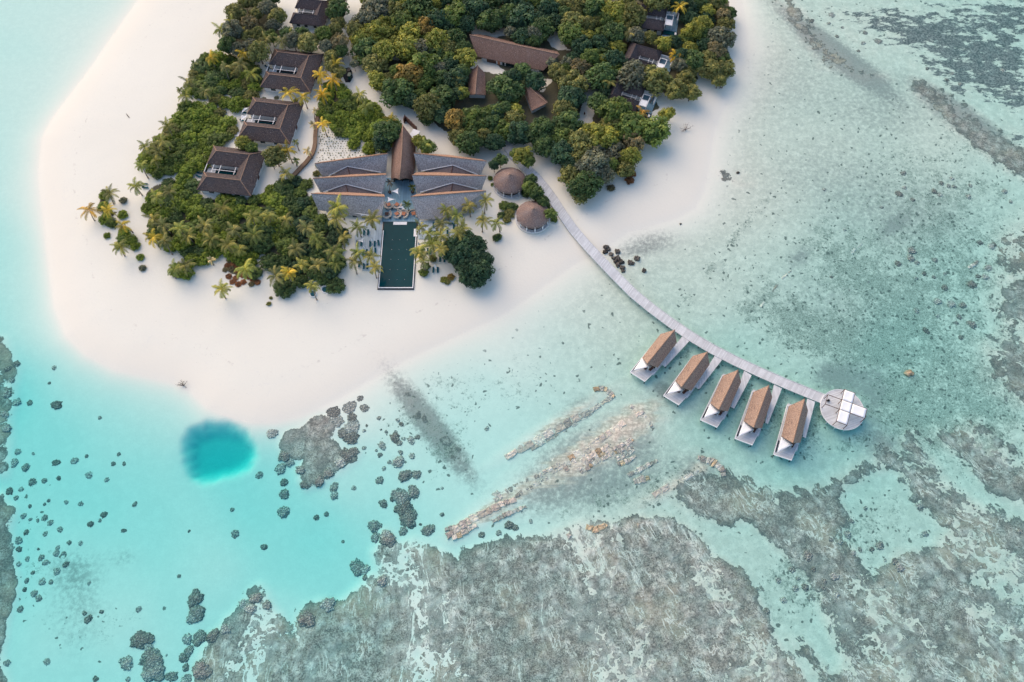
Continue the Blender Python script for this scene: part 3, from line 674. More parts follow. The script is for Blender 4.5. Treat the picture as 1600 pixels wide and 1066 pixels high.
def make_pavilion():
    global M_SLATE, M_SUNTHATCH, M_DKTHATCH
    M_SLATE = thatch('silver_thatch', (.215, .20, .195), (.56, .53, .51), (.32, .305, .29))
    M_SUNTHATCH = thatch('sun_tinted_thatch', (.28, .16, .105), (.48, .30, .20), (.36, .22, .15))  # orange of the sunlit north slopes, sunlight painted into the thatch colour
    M_DKTHATCH = thatch('brown_boards', (.15, .115, .11), (.30, .235, .21), (.22, .175, .16))
    L, Rr = z1, z4
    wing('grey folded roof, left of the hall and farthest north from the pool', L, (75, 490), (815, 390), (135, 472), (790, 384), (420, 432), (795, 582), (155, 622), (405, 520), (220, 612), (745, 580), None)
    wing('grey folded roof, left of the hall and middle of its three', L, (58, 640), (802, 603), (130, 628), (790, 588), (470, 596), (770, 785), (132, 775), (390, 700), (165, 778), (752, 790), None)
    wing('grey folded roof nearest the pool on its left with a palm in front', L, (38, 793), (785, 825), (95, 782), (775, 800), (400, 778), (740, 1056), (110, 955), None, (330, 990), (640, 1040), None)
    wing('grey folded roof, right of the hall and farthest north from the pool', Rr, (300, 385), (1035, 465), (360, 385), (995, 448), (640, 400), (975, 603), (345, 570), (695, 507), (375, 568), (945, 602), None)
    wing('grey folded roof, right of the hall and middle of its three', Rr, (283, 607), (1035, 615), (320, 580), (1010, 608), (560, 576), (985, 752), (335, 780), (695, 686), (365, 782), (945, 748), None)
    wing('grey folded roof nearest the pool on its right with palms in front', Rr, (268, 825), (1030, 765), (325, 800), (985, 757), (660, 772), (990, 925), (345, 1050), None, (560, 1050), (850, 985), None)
    # entrance hall: a boat shaped roof, keel to the sky
    st = [((190, 100), (190, 100), (190, 100), 8.6, 7.6), ((146, 175), (187, 180), (250, 178), 9.0, 5.6), ((102, 245), (184, 260), (300, 245), 9.2, 4.2), ((85, 290), (182, 330), (318, 310), 9.3, 3.4), ((78, 420), (175, 430), (318, 420), 9.3, 3.0), ((74, 540), (166, 540), (308, 530), 9.2, 3.0), ((72, 652), (155, 652), (287, 654), 9.0, 3.0)]
    rows = []
    for l, k, r, zk, ze in st:
        A_, K_, B_ = W(*z4(*l, ze)), W(*z4(*k, zk)), W(*z4(*r, ze)); row = []
        for i in range(7):
            f = i / 6; p = A_.lerp(K_, f); p.z += 1.0 * math.sin(math.pi * f) * (zk - ze) / 6; row.append(p)
        for i in range(1, 7):
            f = i / 6; p = K_.lerp(B_, f); p.z += 1.0 * math.sin(math.pi * f) * (zk - ze) / 6; row.append(p)
        rows.append(row)
    c = W(*z4(180, 430, 1.6)); o = Vector((c.x, c.y, 1.6))
    t = thing('entrance_hall', o, 0, 'tall brown boat shaped roof standing between the grey folded roofs', 'hall')
    vs = [p - o for r in rows for p in r]; n = 13
    fs = [(i * n + j, i * n + j + 1, (i + 1) * n + j + 1, (i + 1) * n + j) for i in range(len(rows) - 1) for j in range(n - 1)]
    MB().slab(vs, flipfix(vs, fs), .25).build('roof', M_HALL, t, True)
    MB().tube([r[6] - o + Vector((0, 0, .06)) for r in rows], .2, 6).build('ridge_cap', M_RIDGE, t, True)
    A_, B_ = rows[-1][0] - o, rows[-1][12] - o; K_ = rows[-1][6] - o
    y = A_.y + .7
    MB().hexa([(A_.x + .5, y, -.1), (B_.x - .5, y, -.1), (B_.x - .5, y + .3, -.1), (A_.x + .5, y + .3, -.1)], [(A_.x + .6, y, A_.z - .3), (B_.x - .6, y, B_.z - .3), (B_.x - .6, y + .3, B_.z - .3), (A_.x + .6, y + .3, A_.z - .3)]).build('glass_front', M_GLASS, t)
    for x in (A_.x + .3, (A_.x + B_.x) / 2, B_.x - .3): MB().box((x, y - .3, (A_.z - .3) / 2), (.3, .3, A_.z - .1)).build('column', M_DKWOOD, t)
    for r in (0, 12):
        m = MB()
        for i in range(3, 6):
            p, q = rows[i][r] - o, rows[i + 1][r] - o; s = 1 if r == 0 else -1
            m.bar((p.x + s * 1.0, p.y, 1.0), (q.x + s * 1.0, q.y, 1.0), .3, 2.6)
        m.build('side_wall', M_DKWOOD, t)

# ------------------------------------------------------------------ forest houses
def gable_house(name, label, cat, ra, rb, ea, eb, fa, fb, mat, zr=6.0, ze=3.0, wins=True, prow=0):
    """ridge ra-rb, eave on the near side ea-eb, far eave fa-fb (picture points at their heights)"""
    polys = [('roof', [((*ra, zr), (*rb, zr), (*eb, ze), (*ea, ze)), ((*ra, zr), (*fa, ze), (*fb, ze), (*rb, zr))], mat)]
    t, o = roof_thing(name, label, cat, polys, None, 1.6)
    wv = lambda p, z: W(*p, z) - o
    a, b = wv(ra, zr), wv(rb, zr)
    MB().tube([a + Vector((0, 0, .05)), (a + b) / 2 - Vector((0, 0, .03)), b + Vector((0, 0, .05))], .17, 6).build('ridge_cap', M_RIDGE, t)
    q = [wv(p, ze) for p in (ea, eb, fb, fa)]; cc = sum(q, Vector()) / 4
    q = [v.lerp(cc, .14) for v in q]; m = MB()
    for i in range(4):
        p0, p1 = q[i], q[(i + 1) % 4]; m.bar((p0.x, p0.y, (ze - 1.7) / 2 - .1), (p1.x, p1.y, (ze - 1.7) / 2 - .1), .26, ze - 1.2)
    # gable ends
    for r_, i, j in ((a, 0, 3), (b, 1, 2)):
        x = r_.lerp(Vector((cc.x, cc.y, r_.z)), .2); vs = [q[i] + Vector((0, 0, .1)), q[j] + Vector((0, 0, .1)), Vector((x.x, x.y, x.z - .7))]
        n = (vs[1] - vs[0]).cross(Vector((0, 0, 1))).normalized() * .12
        m.add([v + n for v in vs] + [v - n for v in vs], [(0, 1, 2), (5, 4, 3), (0, 3, 4, 1), (1, 4, 5, 2), (2, 5, 3, 0)])
    m.build('wall', M_WALL, t)
    d = (q[1] - q[0]); L = d.length; u = d.normalized(); nn = Vector((u.y, -u.x, 0)); rz = math.atan2(u.y, u.x)
    if nn.y > 0: nn = -nn
    return t, o, q, u, nn, L, rz
def make_houses():
    f6 = lambda x, y: (650 + x / 5.33, y / 5.33)
    t, o, q, u, nn, L, rz = gable_house('long_house', 'long house with a brown thatched gable roof and dark open front in the forest', 'house', f6(445, 292), f6(1195, 455), f6(505, 470), f6(1060, 588), f6(525, 285), f6(1175, 428), M_HALL, 7.4, 3.8)
    def open_(k, wd, mat, nm):
        p = q[0] + u * L * k + nn * .14
        fr = MB().box((p.x, p.y, 1.05), (wd, .12, 2.2), rz).build(nm, M_WHITE, t); MB().box((p.x + nn.x * .04, p.y + nn.y * .04, 1.02), (wd - .2, .12, 2.0), rz).build('pane' if nm == 'window' else 'panel', mat, fr)
    open_(.17, 3.8, M_BROWN, 'door'); open_(.30, 1.2, M_TERRA, 'door'); open_(.38, 1.1, M_GLASS, 'window'); open_(.53, 5.0, M_GLASS, 'window')
    t, o, q, u, nn, L, rz = gable_house('small_house', 'small brown roofed house with a pointed north end, below the long house', 'house', f6(513, 545), f6(492, 785), f6(440, 600), f6(435, 788), f6(575, 610), f6(582, 792), M_HALL, 6.3, 3.8)
    t, o, q, u, nn, L, rz = gable_house('small_house', 'small house with a slanting half grey half orange roof among trees', 'house', f6(915, 700), f6(1090, 860), f6(878, 705), f6(965, 922), f6(960, 700), f6(1098, 850), M_HALL, 6.0, 3.9)
    t, o, q, u, nn, L, rz = gable_house('garden_shed', 'tiny grey roofed shed behind the long house', 'shed', f6(822, 300), f6(912, 305), f6(820, 335), f6(912, 342), f6(835, 285), f6(905, 288), M_SLATE, 4.6, 3.4)
    # round huts
    for (cx, cy), lab in (((W(796.5, 282.5, 3.9)[:2]), 'round thatched hut with a tree behind it, nearer the grey roofs'), ((W(832.8, 335.5, 3.9)[:2]), 'round thatched hut standing on open sand with white columns showing')):
        t = thing('round_hut', (cx, cy, 1.6), 0, lab, 'hut', 'round thatched huts beside the boardwalk')
        prof = [(5.45, 2.2), (5.45, 2.37), (4.6, 2.95), (3.5, 3.65), (2.4, 4.3), (1.3, 4.95), (.5, 5.45), (.12, 5.7)]
        MB().lathe(prof, 40).build('roof', M_HUT, t, True)
        MB().lathe([(.16, 5.65), (.42, 5.42), (.3, 5.68), (.1, 5.9)], 12).build('roof_cap', M_RIDGE, t, True)
        MB().lathe([(5.75, -.1), (5.75, .3), (5.4, .3), (5.4, .1)], 40).build('base', M_WALL, t)
        m = MB(); 
        for k in range(60):
            a0, a1 = 2 * math.pi * k / 72 - 1.1, 2 * math.pi * (k + 1) / 72 - 1.1
            m.bar((4.3 * math.cos(a0 + 1.6), 4.3 * math.sin(a0 + 1.6), 1.25), (4.3 * math.cos(a1 + 1.6), 4.3 * math.sin(a1 + 1.6), 1.25), .2, 2.4)
        m.build('wall', M_DKWOOD, t)
        for k in range(12):
            a_ = 2 * math.pi * k / 12 + .12; MB().tube([(5.15 * math.cos(a_), 5.15 * math.sin(a_), .1), (5.15 * math.cos(a_), 5.15 * math.sin(a_), 2.5)], .2, 8).build('column', M_WHITE, t)
    # timber screen and service hut behind the hall
    a, b, c = ground_at(631.7, 193), ground_at(633.5, 188), ground_at(651.8, 206)
    t = thing('timber_screen', a, 0, 'brown timber screen wall bent round the tip of the brown hall roof', 'screen wall')
    h = Vector((0, 0, 1.2)); m = MB().bar(Vector() + h, b - a + h, .3, 2.4).bar(b - a + h * 1.01, c - a + h * 1.01, .3, 2.4); m.build('panel', M_BROWN, t)
    for k in range(6):
        p = (b - a).lerp(c - a, k / 5); MB().box((p.x, p.y + .18, 1.25), (.2, .2, 2.6)).build('post', M_DKWOOD, t)
    p = ground_at(648, 218); t = thing('service_hut', p, R(-24), 'white flat roofed hut between the brown screen and a bushy palm', 'hut')
    MB().box((0, 0, 1.15), (2.2, 3.9, 2.5)).build('wall', M_WALL, t); MB().box((0, 0, 2.48), (2.6, 4.3, .16)).build('roof', M_WHITE, t)
    d = MB().box((-.2, -1.98, 1.0), (.9, .1, 2.0)).build('door', M_GLASS, t); MB().box((.12, -2.04, 1.0), (.06, .06, .2)).build('handle', M_BLACK, d)
    # buggies
    p = ground_at(543.5, 118); MB().add(*poly_slab([ground_at(*q) - p for q in ((537, 108), (543, 106), (550, 112), (551.5, 121), (547, 129), (540, 129), (536, 120))], .06, .12)).build('parking_pad', M_PAD).location = p
    tag(bpy.data.objects['parking_pad'], 'dark paved parking bay beside the sand path', kind='structure')
    for q, rz, body, lab in (((546.2, 114.5), R(88), M_BLACK, 'black golf buggy parked beside the sand path'), ((547.2, 122.0), R(80), MATS.get('green_paint') or plain('green_paint', (.01, .07, .05), .1, 2, .4, .5), 'dark green golf buggy parked below the black one')):
        buggy(ground_at(*q) + Vector((0, 0, .06)), rz, body, lab)
    # curved retaining fence
    pts = [ground_at(*q) for q in ((499.6, 172), (497.5, 182), (495.6, 192), (494, 204), (493.2, 216), (493, 226), (491.5, 234), (489.2, 241), (484.5, 248.5), (478.6, 256), (472, 262.5), (466.5, 268.5), (461, 274.5), (456.5, 279))]
    t = thing('curved_wall', pts[0], 0, 'curved brown timber wall between the villas and the planted sand', 'garden wall'); m = MB(); m2 = MB()
    for a, b in zip(pts, pts[1:]):
        d = (b - a).normalized() * .06
        m.bar(a - pts[0] - d + Vector((0, 0, .4)), b - pts[0] + d + Vector((0, 0, .4)), 1.15, 1.0); m2.bar(a - pts[0] - d + Vector((0, 0, .93)), b - pts[0] + d + Vector((0, 0, .93)), 1.3, .09)
    m.build('bank', M_FENCE, t); m2.build('coping', M_FENCE, t)
def poly_slab(pts, z, th):
    n = len(pts); vs = [(p[0], p[1], z - th) for p in pts] + [(p[0], p[1], z) for p in pts]
    ar = sum(pts[i][0] * pts[(i + 1) % n][1] - pts[(i + 1) % n][0] * pts[i][1] for i in range(n))
    top = tuple(range(n, 2 * n)); bot = tuple(range(n - 1, -1, -1)); side = [(i, (i + 1) % n, n + (i + 1) % n, n + i) for i in range(n)]
    if ar < 0: top = tuple(reversed(top)); bot = tuple(reversed(bot)); side = [tuple(reversed(s)) for s in side]
    return vs, [top, bot] + side
def buggy(p, rz, body, lab):
    t = thing('golf_buggy', p, rz, lab, 'golf buggy', 'golf buggies parked by the path')
    b = MB(); b.hexa([(-1.2, -.55, .3), (1.2, -.55, .3), (1.2, .55, .3), (-1.2, .55, .3)], [(-1.2, -.5, .65), (1.1, -.45, .8), (1.1, .45, .8), (-1.2, .5, .65)]); b.box((-.35, 0, .78), (.55, 1.0, .28)); b.box((-.66, 0, 1.05), (.12, 1.0, .5)); b.build('body', body, t)
    MB().box((-.1, 0, 1.86), (1.75, 1.15, .08)).build('roof', body, t)
    f = MB()
    for x in (-.85, .7):
        for y in (-.5, .5): f.bar((x, y, .6), (x * .95, y, 1.84), .05)
    f.build('roof_post', M_BLACK, t); MB().hexa([(.82, -.5, .8), (.86, -.5, .8), (.86, .5, .8), (.82, .5, .8)], [(.62, -.5, 1.8), (.66, -.5, 1.8), (.66, .5, 1.8), (.62, .5, 1.8)]).build('windscreen', M_WHITE, t)
    for x in (-.8, .8):
        for y in (-.55, .55):
            w_ = MB().tube([(x, y - .1, .25), (x, y + .1, .25)], .25, 14).build('wheel', M_BLACK, t); MB().tube([(x, y - .115, .25), (x, y + .115, .25)], .12, 10).build('rim', M_WHITE, w_)
M_PAD = plain('dark_paving', (.03, .035, .04), .3, 2)
M_HALL = thatch('russet_thatch', (.13, .085, .07), (.29, .185, .14), (.22, .15, .125))
M_HUT = thatch('hut_thatch', (.14, .105, .10), (.33, .225, .175), (.23, .19, .18))
M_PAD = plain('dark_paving', (.03, .035, .04), .3, 2)
# ------------------------------------------------------------------ boardwalk, water villas, round deck
def zz(x, y): return (980 + x / 3.807, 490 + y / 3.807)
JT = [(787,217),(794,230),(803,244),(815,257),(828,268),(840,280),(851,293),(862,308),(878,333),(895,357.5),(915,381),(938,406),(962,431),(990,459),(1018,482),(1047,503.5),(1080,526),(1112,545),(1150,564.5),(1190,583),(1230,600.5),(1262,613.5),(1288,624)]
DZ = 1.35
def deck_z(p): return DZ if p[0] > 900 else (DZ + .15 + gz(*W(*p)[:2]) * .12)
def stilt(mb, x, y, ztop, zbot, r=.13): mb.tube([(x, y, zbot), (x, y, ztop)], r, 7)
def make_jetty():
    P_ = [W(*p, 1.75 if p[0] < 890 else (1.6 if p[0] < 950 else DZ)) for p in JT]
    # smooth heights
    t = thing('boardwalk', (P_[12].x, P_[12].y, 0), 0, 'long curved pale timber boardwalk from the island to the round deck', 'boardwalk'); o = Vector((P_[12].x, P_[12].y, 0))
    q = []
    for i in range(len(P_)):
        d = (P_[min(i + 1, len(P_) - 1)] - P_[max(i - 1, 0)]); d.z = 0; d.normalize(); q.append((P_[i] - o, Vector((-d.y, d.x, 0))))
    hw = 1.5
    L = [p + n * hw for p, n in q]; Rr = [p - n * hw for p, n in q]
    def ribbon(a, b, z0, z1, i0=0, i1=None):
        i1 = i1 or len(a); m = MB(); vs = []
        for i in range(i0, i1): vs += [a[i] + Vector((0, 0, z0)), b[i] + Vector((0, 0, z0)), b[i] + Vector((0, 0, z1)), a[i] + Vector((0, 0, z1))]
        fs = [(4 * i + k, 4 * i + (k + 1) % 4, 4 * i + 4 + (k + 1) % 4, 4 * i + 4 + k) for i in range(i1 - i0 - 1) for k in range(4)]
        fs += [(3, 2, 1, 0), tuple(4 * (i1 - i0 - 1) + k for k in range(4))]
        return m.add(vs, fs)
    ribbon(L, Rr, -.16, 0).build('deck', M_JETTY, t)
    for sgn, side in ((1, L), (-1, Rr)):
        a = [p + n * sgn * hw for p, n in q]; b = [p + n * sgn * (hw + .14) for p, n in q]
        (ribbon(b, a, -.3, .1) if sgn > 0 else ribbon(a, b, -.3, .1)).build('edge_beam', M_SPADECK, t)
    for i in range(10, len(q) - 1):
        for k in (0, .5):
            p = q[i][0].lerp(q[i + 1][0], k); n = q[i][1]
            for s in (-1, 1): stilt(m := MB(), p.x + n.x * s * 1.1, p.y + n.y * s * 1.1, p.z - .17, -1.6); m.build('pile', M_DKWOOD, t)
    # walkways down the side of every water villa
    for (a, b, c, d) in SPURS:
        v = [W(*zz(*k), DZ - .02) - o for k in (a, b, c, d)]
        v[0] += (v[0] - v[3]).normalized() * 1.3; v[1] += (v[1] - v[2]).normalized() * 1.3
        MB().add(*poly_slab([(k.x, k.y) for k in v], DZ - .02, .15)).build('side_walkway', M_SPADECK, t)
        for k in (2, 3): m = MB(); cc = sum(v, Vector()) / 4; p = v[k].lerp(cc, .12); stilt(m, p.x, p.y, DZ - .18, -1.8); m.build('pile', M_DKWOOD, t)
SPURS = [((318, 148), (362, 172), (226, 318), (200, 300)), ((510, 268), (553, 290), (428, 450), (402, 436)), ((688, 362), (730, 388), (636, 566), (617, 556)), ((868, 446), (912, 468), (838, 656), (820, 650)), ((1068, 530), (1112, 548), (1062, 740), (1044, 734))]
RIDGES = [((283, 97), (120, 297)), ((478, 227), (322, 438)), ((660, 335), (545, 570)), ((843, 427), (751, 680)), ((1055, 508), (985, 770))]
SPA_LAB = ['water villa farthest from the round deck, first along the boardwalk', 'water villa second along the boardwalk from the beach', 'middle one of the five thatched water villas on the boardwalk', 'water villa fourth along the boardwalk, one before the last', 'last water villa on the boardwalk, right beside the round deck']
def make_spa():
    root = None
    for i, (A, B) in enumerate(RIDGES):
        a, b = W(*zz(*A), 6.8), W(*zz(*B), 6.8); ax = (b - a).normalized(); rz = math.atan2(ax.y, ax.x)
        if root is None: root = spa_villa(); c = root
        else: c = dup(root)
        c.location = (a.x, a.y, 0); c.rotation_euler = (0, 0, rz); c['label'] = SPA_LAB[i]
        # two brown lounge chairs on the deck
        for k, (lx, ly) in enumerate(((12.6, 1.15), (13.2, -.35))):
            p = Vector((lx, ly, 0)); p.rotate(Matrix.Rotation(rz, 4, 'Z')); p += Vector((a.x, a.y, DZ))
            lounge_chair(p, rz + R(12 if k else -8), ('brown lounge chair under the sail edge, ' if k == 0 else 'brown lounge chair farther out, ') + ['first', 'second', 'middle', 'fourth', 'last'][i] + ' water villa along the boardwalk')
LC = None
def lounge_chair(p, rz, lab):
    global LC
    if LC is None:
        LC = thing('lounge_chair', p, rz, lab, 'lounge chair', 'brown lounge chairs on the water villa decks')
        MB().box((0, 0, .33), (1.3, .72, .14)).build('seat', M_BROWN, LC); MB().hexa([(-.72, -.36, .35), (-.6, -.36, .35), (-.6, .36, .35), (-.72, .36, .35)], [(-1.05, -.36, .85), (-.93, -.36, .88), (-.93, .36, .88), (-1.05, .36, .85)]).build('backrest', M_BROWN, LC)
        for x in (-.5, .5):
            for y in (-.28, .28): MB().box((x, y, .13), (.07, .07, .27)).build('leg', M_DKWOOD, LC)
    else: dup(LC, p, rz, lab)
def spa_villa():
    """local frame: x along the ridge from the jetty end (0) to the sea end, y to the left of that (= west... right hand side in plan is the sun side)"""
    t = thing('water_villa', (0, 0, 0), 0, '', 'water villa', 'thatched villas standing in the lagoon')
    # positive side s of the calc frame is (ax.y,-ax.x): local -y
    rz_, ez = 6.8, 3.6
    vs = [(0, 0, rz_), (14.2, 0, rz_), (2.2, -3.0, ez), (12.0, -2.75, ez), (1.5, 2.45, ez), (11.8, 2.65, ez)]
    MB().slab(vs, flipfix(vs, [(0, 1, 3, 2), (0, 4, 5, 1)]), .26).build('roof', M_SPA, t)
    MB().tube([(0, 0, rz_ + .06), (7, 0, rz_ + .02), (14.2, 0, rz_ + .06)], .15, 6).build('ridge_cap', M_RIDGE, t)
    m = MB(); m.box((7.0, -.1, DZ - .1), (13.4, 5.9, .2)); m.add(*poly_slab([(12.9, -3.15), (17.2, -2.95), (16.9, 2.0), (12.9, 2.55)], DZ - .001, .2)); m.build('deck', M_SPADECK, t)
    m = MB(); z = DZ + .02
    m.bar((1.0, -3.12, z + .02), (17.2, -3.08, z + .02), .22, .28); m.bar((17.2, -3.0, z + .03), (16.95, 2.05, z + .03), .24, .3); m.bar((12.2, 2.55, z + .01), (16.95, 2.0, z + .01), .14, .18); m.build('deck_kerb', M_WHITE, t)
    m = MB(); m.box((6.8, -2.25, 2.45), (9.6, .16, 2.2)); m.box((6.8, 2.05, 2.45), (9.6, .16, 2.2)); m.box((2.1, -.1, 2.45), (.16, 4.2, 2.2)); m.build('wall', M_WALL, t)
    g = MB().box((11.5, -.1, 2.45), (.14, 4.2, 2.2)).build('glass_front', M_GLASS, t); MB().box((11.62, -.1, 2.45), (.06, .1, 2.2)).box((11.62, -.1, 3.5), (.06, 4.2, .1)).build('frame', M_WHITE, g)
    d = MB().box((1.98, .4, 2.35), (.1, 1.0, 2.0)).build('door', M_BROWN, t); MB().box((1.9, .75, 2.3), (.08, .06, .22)).build('handle', M_BLACK, d)
    MB().box((14.4, -2.72, DZ + .12), (3.6, .28, .2)).build('planter', M_BLACK, t)
    # white sail between the gable and the outer corner
    P3 = [Vector((11.6, -2.7, 3.3)), Vector((13.6, .6, 4.2)), Vector((16.7, -2.5, 2.6))]; n = 6; c = sum(P3, Vector()) / 3; vs = []; gi = {}; fs = []
    for i in range(n + 1):
        for j in range(n + 1 - i):
            a, b = i / n, j / n; gi[i, j] = len(vs); vs.append(P3[0] * a + P3[1] * b + P3[2] * (1 - a - b) - Vector((0, 0, .18 * 27 * a * b * (1 - a - b))))
    for i in range(n):
        for j in range(n - i):
            fs.append((gi[i, j], gi[i + 1, j], gi[i, j + 1]))
            if j < n - i - 1: fs.append((gi[i + 1, j], gi[i + 1, j + 1], gi[i, j + 1]))
    MB().slab(vs, flipfix(vs, fs), .02).build('sail', M_CLOTH, t, True)
    MB().tube([(16.7, -2.5, DZ), (16.7, -2.5, 2.66)], .06, 6).build('sail_pole', M_WHITE, t); MB().tube([(13.6, .6, DZ), (13.6, .6, 4.25)], .06, 6).build('sail_pole', M_WHITE, t)
    for x in (1.2, 4.6, 8.0, 11.4, 14.6, 16.7):
        for y in (-2.7, 1.9): m = MB(); stilt(m, x, y, DZ - .2, -2.0, .15); m.build('pile', M_DKWOOD, t)
    return t
M_POOLDECK = deckmat('pool_deck_tiles', (.47, .55, .58), 0, .8)
M_SPA = thatch('golden_thatch', (.19, .135, .11), (.46, .31, .225), (.34, .24, .185))
def z3(x, y): return (1150 + x / 7.25, 580 + y / 7.25)
def make_round_deck():
    c = Vector((95.92, 84.45, 0)); r = 6.2
    t = thing('round_deck', c, 0, 'round pale timber deck on stilts at the end of the boardwalk', 'deck')
    MB().lathe([(r, 1.2), (r, 1.5)], 64).build('deck', M_SPADECK2, t)
    ring = MB(); 
    for k in range(64):
        a0, a1 = 2 * math.pi * k / 64, 2 * math.pi * (k + 1) / 64; ring.bar(((r + .06) * math.cos(a0), (r + .06) * math.sin(a0), 1.42), ((r + .06) * math.cos(a1), (r + .06) * math.sin(a1), 1.42), .14, .3)
    ring.build('edge_beam', M_WHITE, t)
    for k in range(14):
        a = 2 * math.pi * k / 14 + .2; m = MB(); stilt(m, (r - .25) * math.cos(a), (r - .25) * math.sin(a), 1.2, -2.2, .16); m.build('pile', M_WALL, t)
    # pergola: cross of five bays, four of them under white canvas
    H_ = 4.5; p = W(*z3(1200, 325), H_); e = (W(*z3(1475, 425), H_) - p).normalized(); n = Vector((-e.y, e.x, 0)); p = Vector((p.x, p.y, 1.5))
    g = thing('pergola', p, math.atan2(e.y, e.x), 'cross shaped dark pergola with white canvas roofs on the round deck', 'pergola')
    bw, bh, h = 3.05, 3.15, H_ - 1.5   # local: x along e, y along n; centre bay (0..bw, -bh..0)
    xs, ys = (-4.1, 0, bw, bw + 4.2), (3.5, 0, -bh, -bh - 4.0)
    def beam(a, b): MB().bar((*a, h), (*b, h), .13, .16).build('beam', M_BROWN, g)
    beam((xs[0], 0), (xs[3], 0)); beam((xs[0], -bh), (xs[3], -bh)); beam((xs[0], 0), (xs[0], -bh)); beam((0, ys[0]), (0, ys[3])); beam((bw, ys[0]), (bw, ys[3])); beam((0, ys[3]), (bw, ys[3])); beam((0, ys[0]), (bw, ys[0])); beam((xs[3], 0), (xs[3], -bh))
    for x, y in ((xs[0], 0), (xs[0], -bh), (0, ys[0]), (bw, ys[0]), (0, 0), (bw, 0), (0, -bh), (bw, -bh), (0, ys[3]), (bw, ys[3]), (xs[3], 0), (xs[3], -bh)):
        MB().box((x, y, h / 2 - .04), (.14, .14, h)).build('post', M_BROWN, g)
    for x0, x1, y0, y1 in ((.08, bw - .08, .1, ys[0] - .1), (.08, bw - .08, -bh + .08, -.08), (bw + .1, xs[3] - .1, -bh + .08, -.08), (.08, bw - .08, ys[3] + .1, -bh - .1)):
        m = MB(); k = 6; vs = []
        for i in range(k + 1):
            for j in range(k + 1): u, v = i / k, j / k; vs.append((x0 + (x1 - x0) * u, y0 + (y1 - y0) * v, h + .1 - .12 * 16 * u * (1 - u) * v * (1 - v)))
        fs = [(i * (k + 1) + j, (i + 1) * (k + 1) + j, (i + 1) * (k + 1) + j + 1, i * (k + 1) + j + 1) for i in range(k) for j in range(k)]
        m.slab(vs, flipfix(vs, fs), .02).build('canopy', M_CLOTH, g, True)
    q = W(*z3(1046, 336), 1.5); s = thing('deck_chair', q, R(30), 'small dark deck chair in the open bay of the white pergola', 'chair')
    MB().box((0, 0, .35), (.6, .6, .1)).build('seat', M_BLACK, s); MB().box((-.3, 0, .65), (.08, .6, .6)).build('backrest', M_BLACK, s)
    for x in (-.25, .25):
        for y in (-.25, .25): MB().box((x, y, .15), (.05, .05, .31)).build('leg', M_BLACK, s)
    q = W(*z3(1030, 342), 1.5); s = thing('side_table', q, 0, 'small dark side table beside the dark deck chair', 'table'); MB().lathe([(.25, .42), (.25, .47)], 14).build('table_top', M_BLACK, s); MB().tube([(0, 0, 0), (0, 0, .43)], .05, 6).build('leg', M_BLACK, s)
M_SPADECK2 = deckmat('pale_decking_round', (.61, .62, .62), R(70), .3)

# ------------------------------------------------------------------ pool, terrace, furniture
def make_pool():
    T = 1.62
    TER = [(602,288),(646,288),(652,345),(712,345),(715,373),(653,374),(652,346.5),(597.5,346.5),(592,423),(566,423),(556,400),(554,370),(571,350),(596,345)]
    def tz(p): q = W(*p, T); return (q.x, q.y)
    for nm, mt, zo, pp, lab in (('terrace', M_TERRACE, .06, ((600,278),(648,278),(655,344.8),(653.5,346.6),(596.9,346.6),(597,344.6)), 'blue grey tiled terrace between the grey roofs'),
            ('pool_deck', M_POOLDECK, .055, ((596.5,344.8),(596.9,346.8),(592.6,424),(566,422.5),(555.5,402),(554,369),(571,349)), 'pale blue grey deck left of the swimming pool'), ('pool_deck', M_POOLDECK, .05, ((655.2,344.8),(713,344.8),(716,373),(653.5,373.2),(653.5,346.8)), 'pale blue grey deck right of the swimming pool')):
        tag(MB().add(*poly_slab([tz(p) for p in pp], T + zo, .5)).build(nm, mt), lab, kind='structure')
    x0, x1, y1, y0 = -42.0, -30.6, 150.0, 124.4
    t = thing('swimming_pool', ((x0 + x1) / 2, (y0 + y1) / 2, 1.0), 0, 'long dark teal swimming pool running from the terrace to the beach', 'pool')
    hx, hy = (x1 - x0) / 2, (y1 - y0) / 2; zt = .78
    MB().box((0, 0, -.1), (2 * hx, 2 * hy, 1.5)).build('basin', M_BLACK, t)
    MB().box((0, .2, zt - .09), (2 * hx - .9, 2 * hy - 1.3, .06)).build('pool_water', M_POOL, t)
    m = MB(); m.box((-hx + .36, -1.7, zt), (.26, 2 * hy - 4.2, .16)); m.box((hx - .36, -1.7, zt), (.26, 2 * hy - 4.2, .16)); m.box((0, -hy + .55, zt + .003), (2 * hx - .9, .28, .16)); m.build('rim', M_WHITE, t)
    MB().box((-.1, hy - 1.0, zt + .02), (4.4, 1.1, .12)).build('pool_step', M_WHITE, t); MB().box((hx - .55, hy - 4.6, zt + .03), (1.2, 2.9, .12)).build('pool_bench', M_WHITE, t)
    m = MB()
    for i in range(-1, 2):
        for j in range(5): m.box((i * 2.4 + .2, 5.5 - j * 3.7, zt - .045), (.1, .1, .05))
    m.build('underwater_lamp', M_WHITE, t)
LG = None
def lounger(p, rz, lab, grp='teal sun loungers'):
    global LG
    if LG is None:
        LG = thing('sun_lounger', p, rz, lab, 'sun lounger', grp)
        MB().box((0, 0, .24), (.72, 2.0, .1)).build('frame', M_WHITE, LG)
        c = MB(); c.box((0, -.33, .35), (.66, 1.3, .13)); c.hexa([(-.33, .32, .3), (.33, .32, .3), (.33, .98, .62), (-.33, .98, .62)], [(-.33, .32, .43), (.33, .32, .43), (.33, .95, .75), (-.33, .95, .75)]); c.build('mattress', M_TEAL, LG)
        for x in (-.3, .3):
            for y in (-.85, .85): MB().box((x, y, .1), (.07, .07, .2)).build('leg', M_WHITE, LG)
    else: dup(LG, p, rz, lab, grp)
PR = None
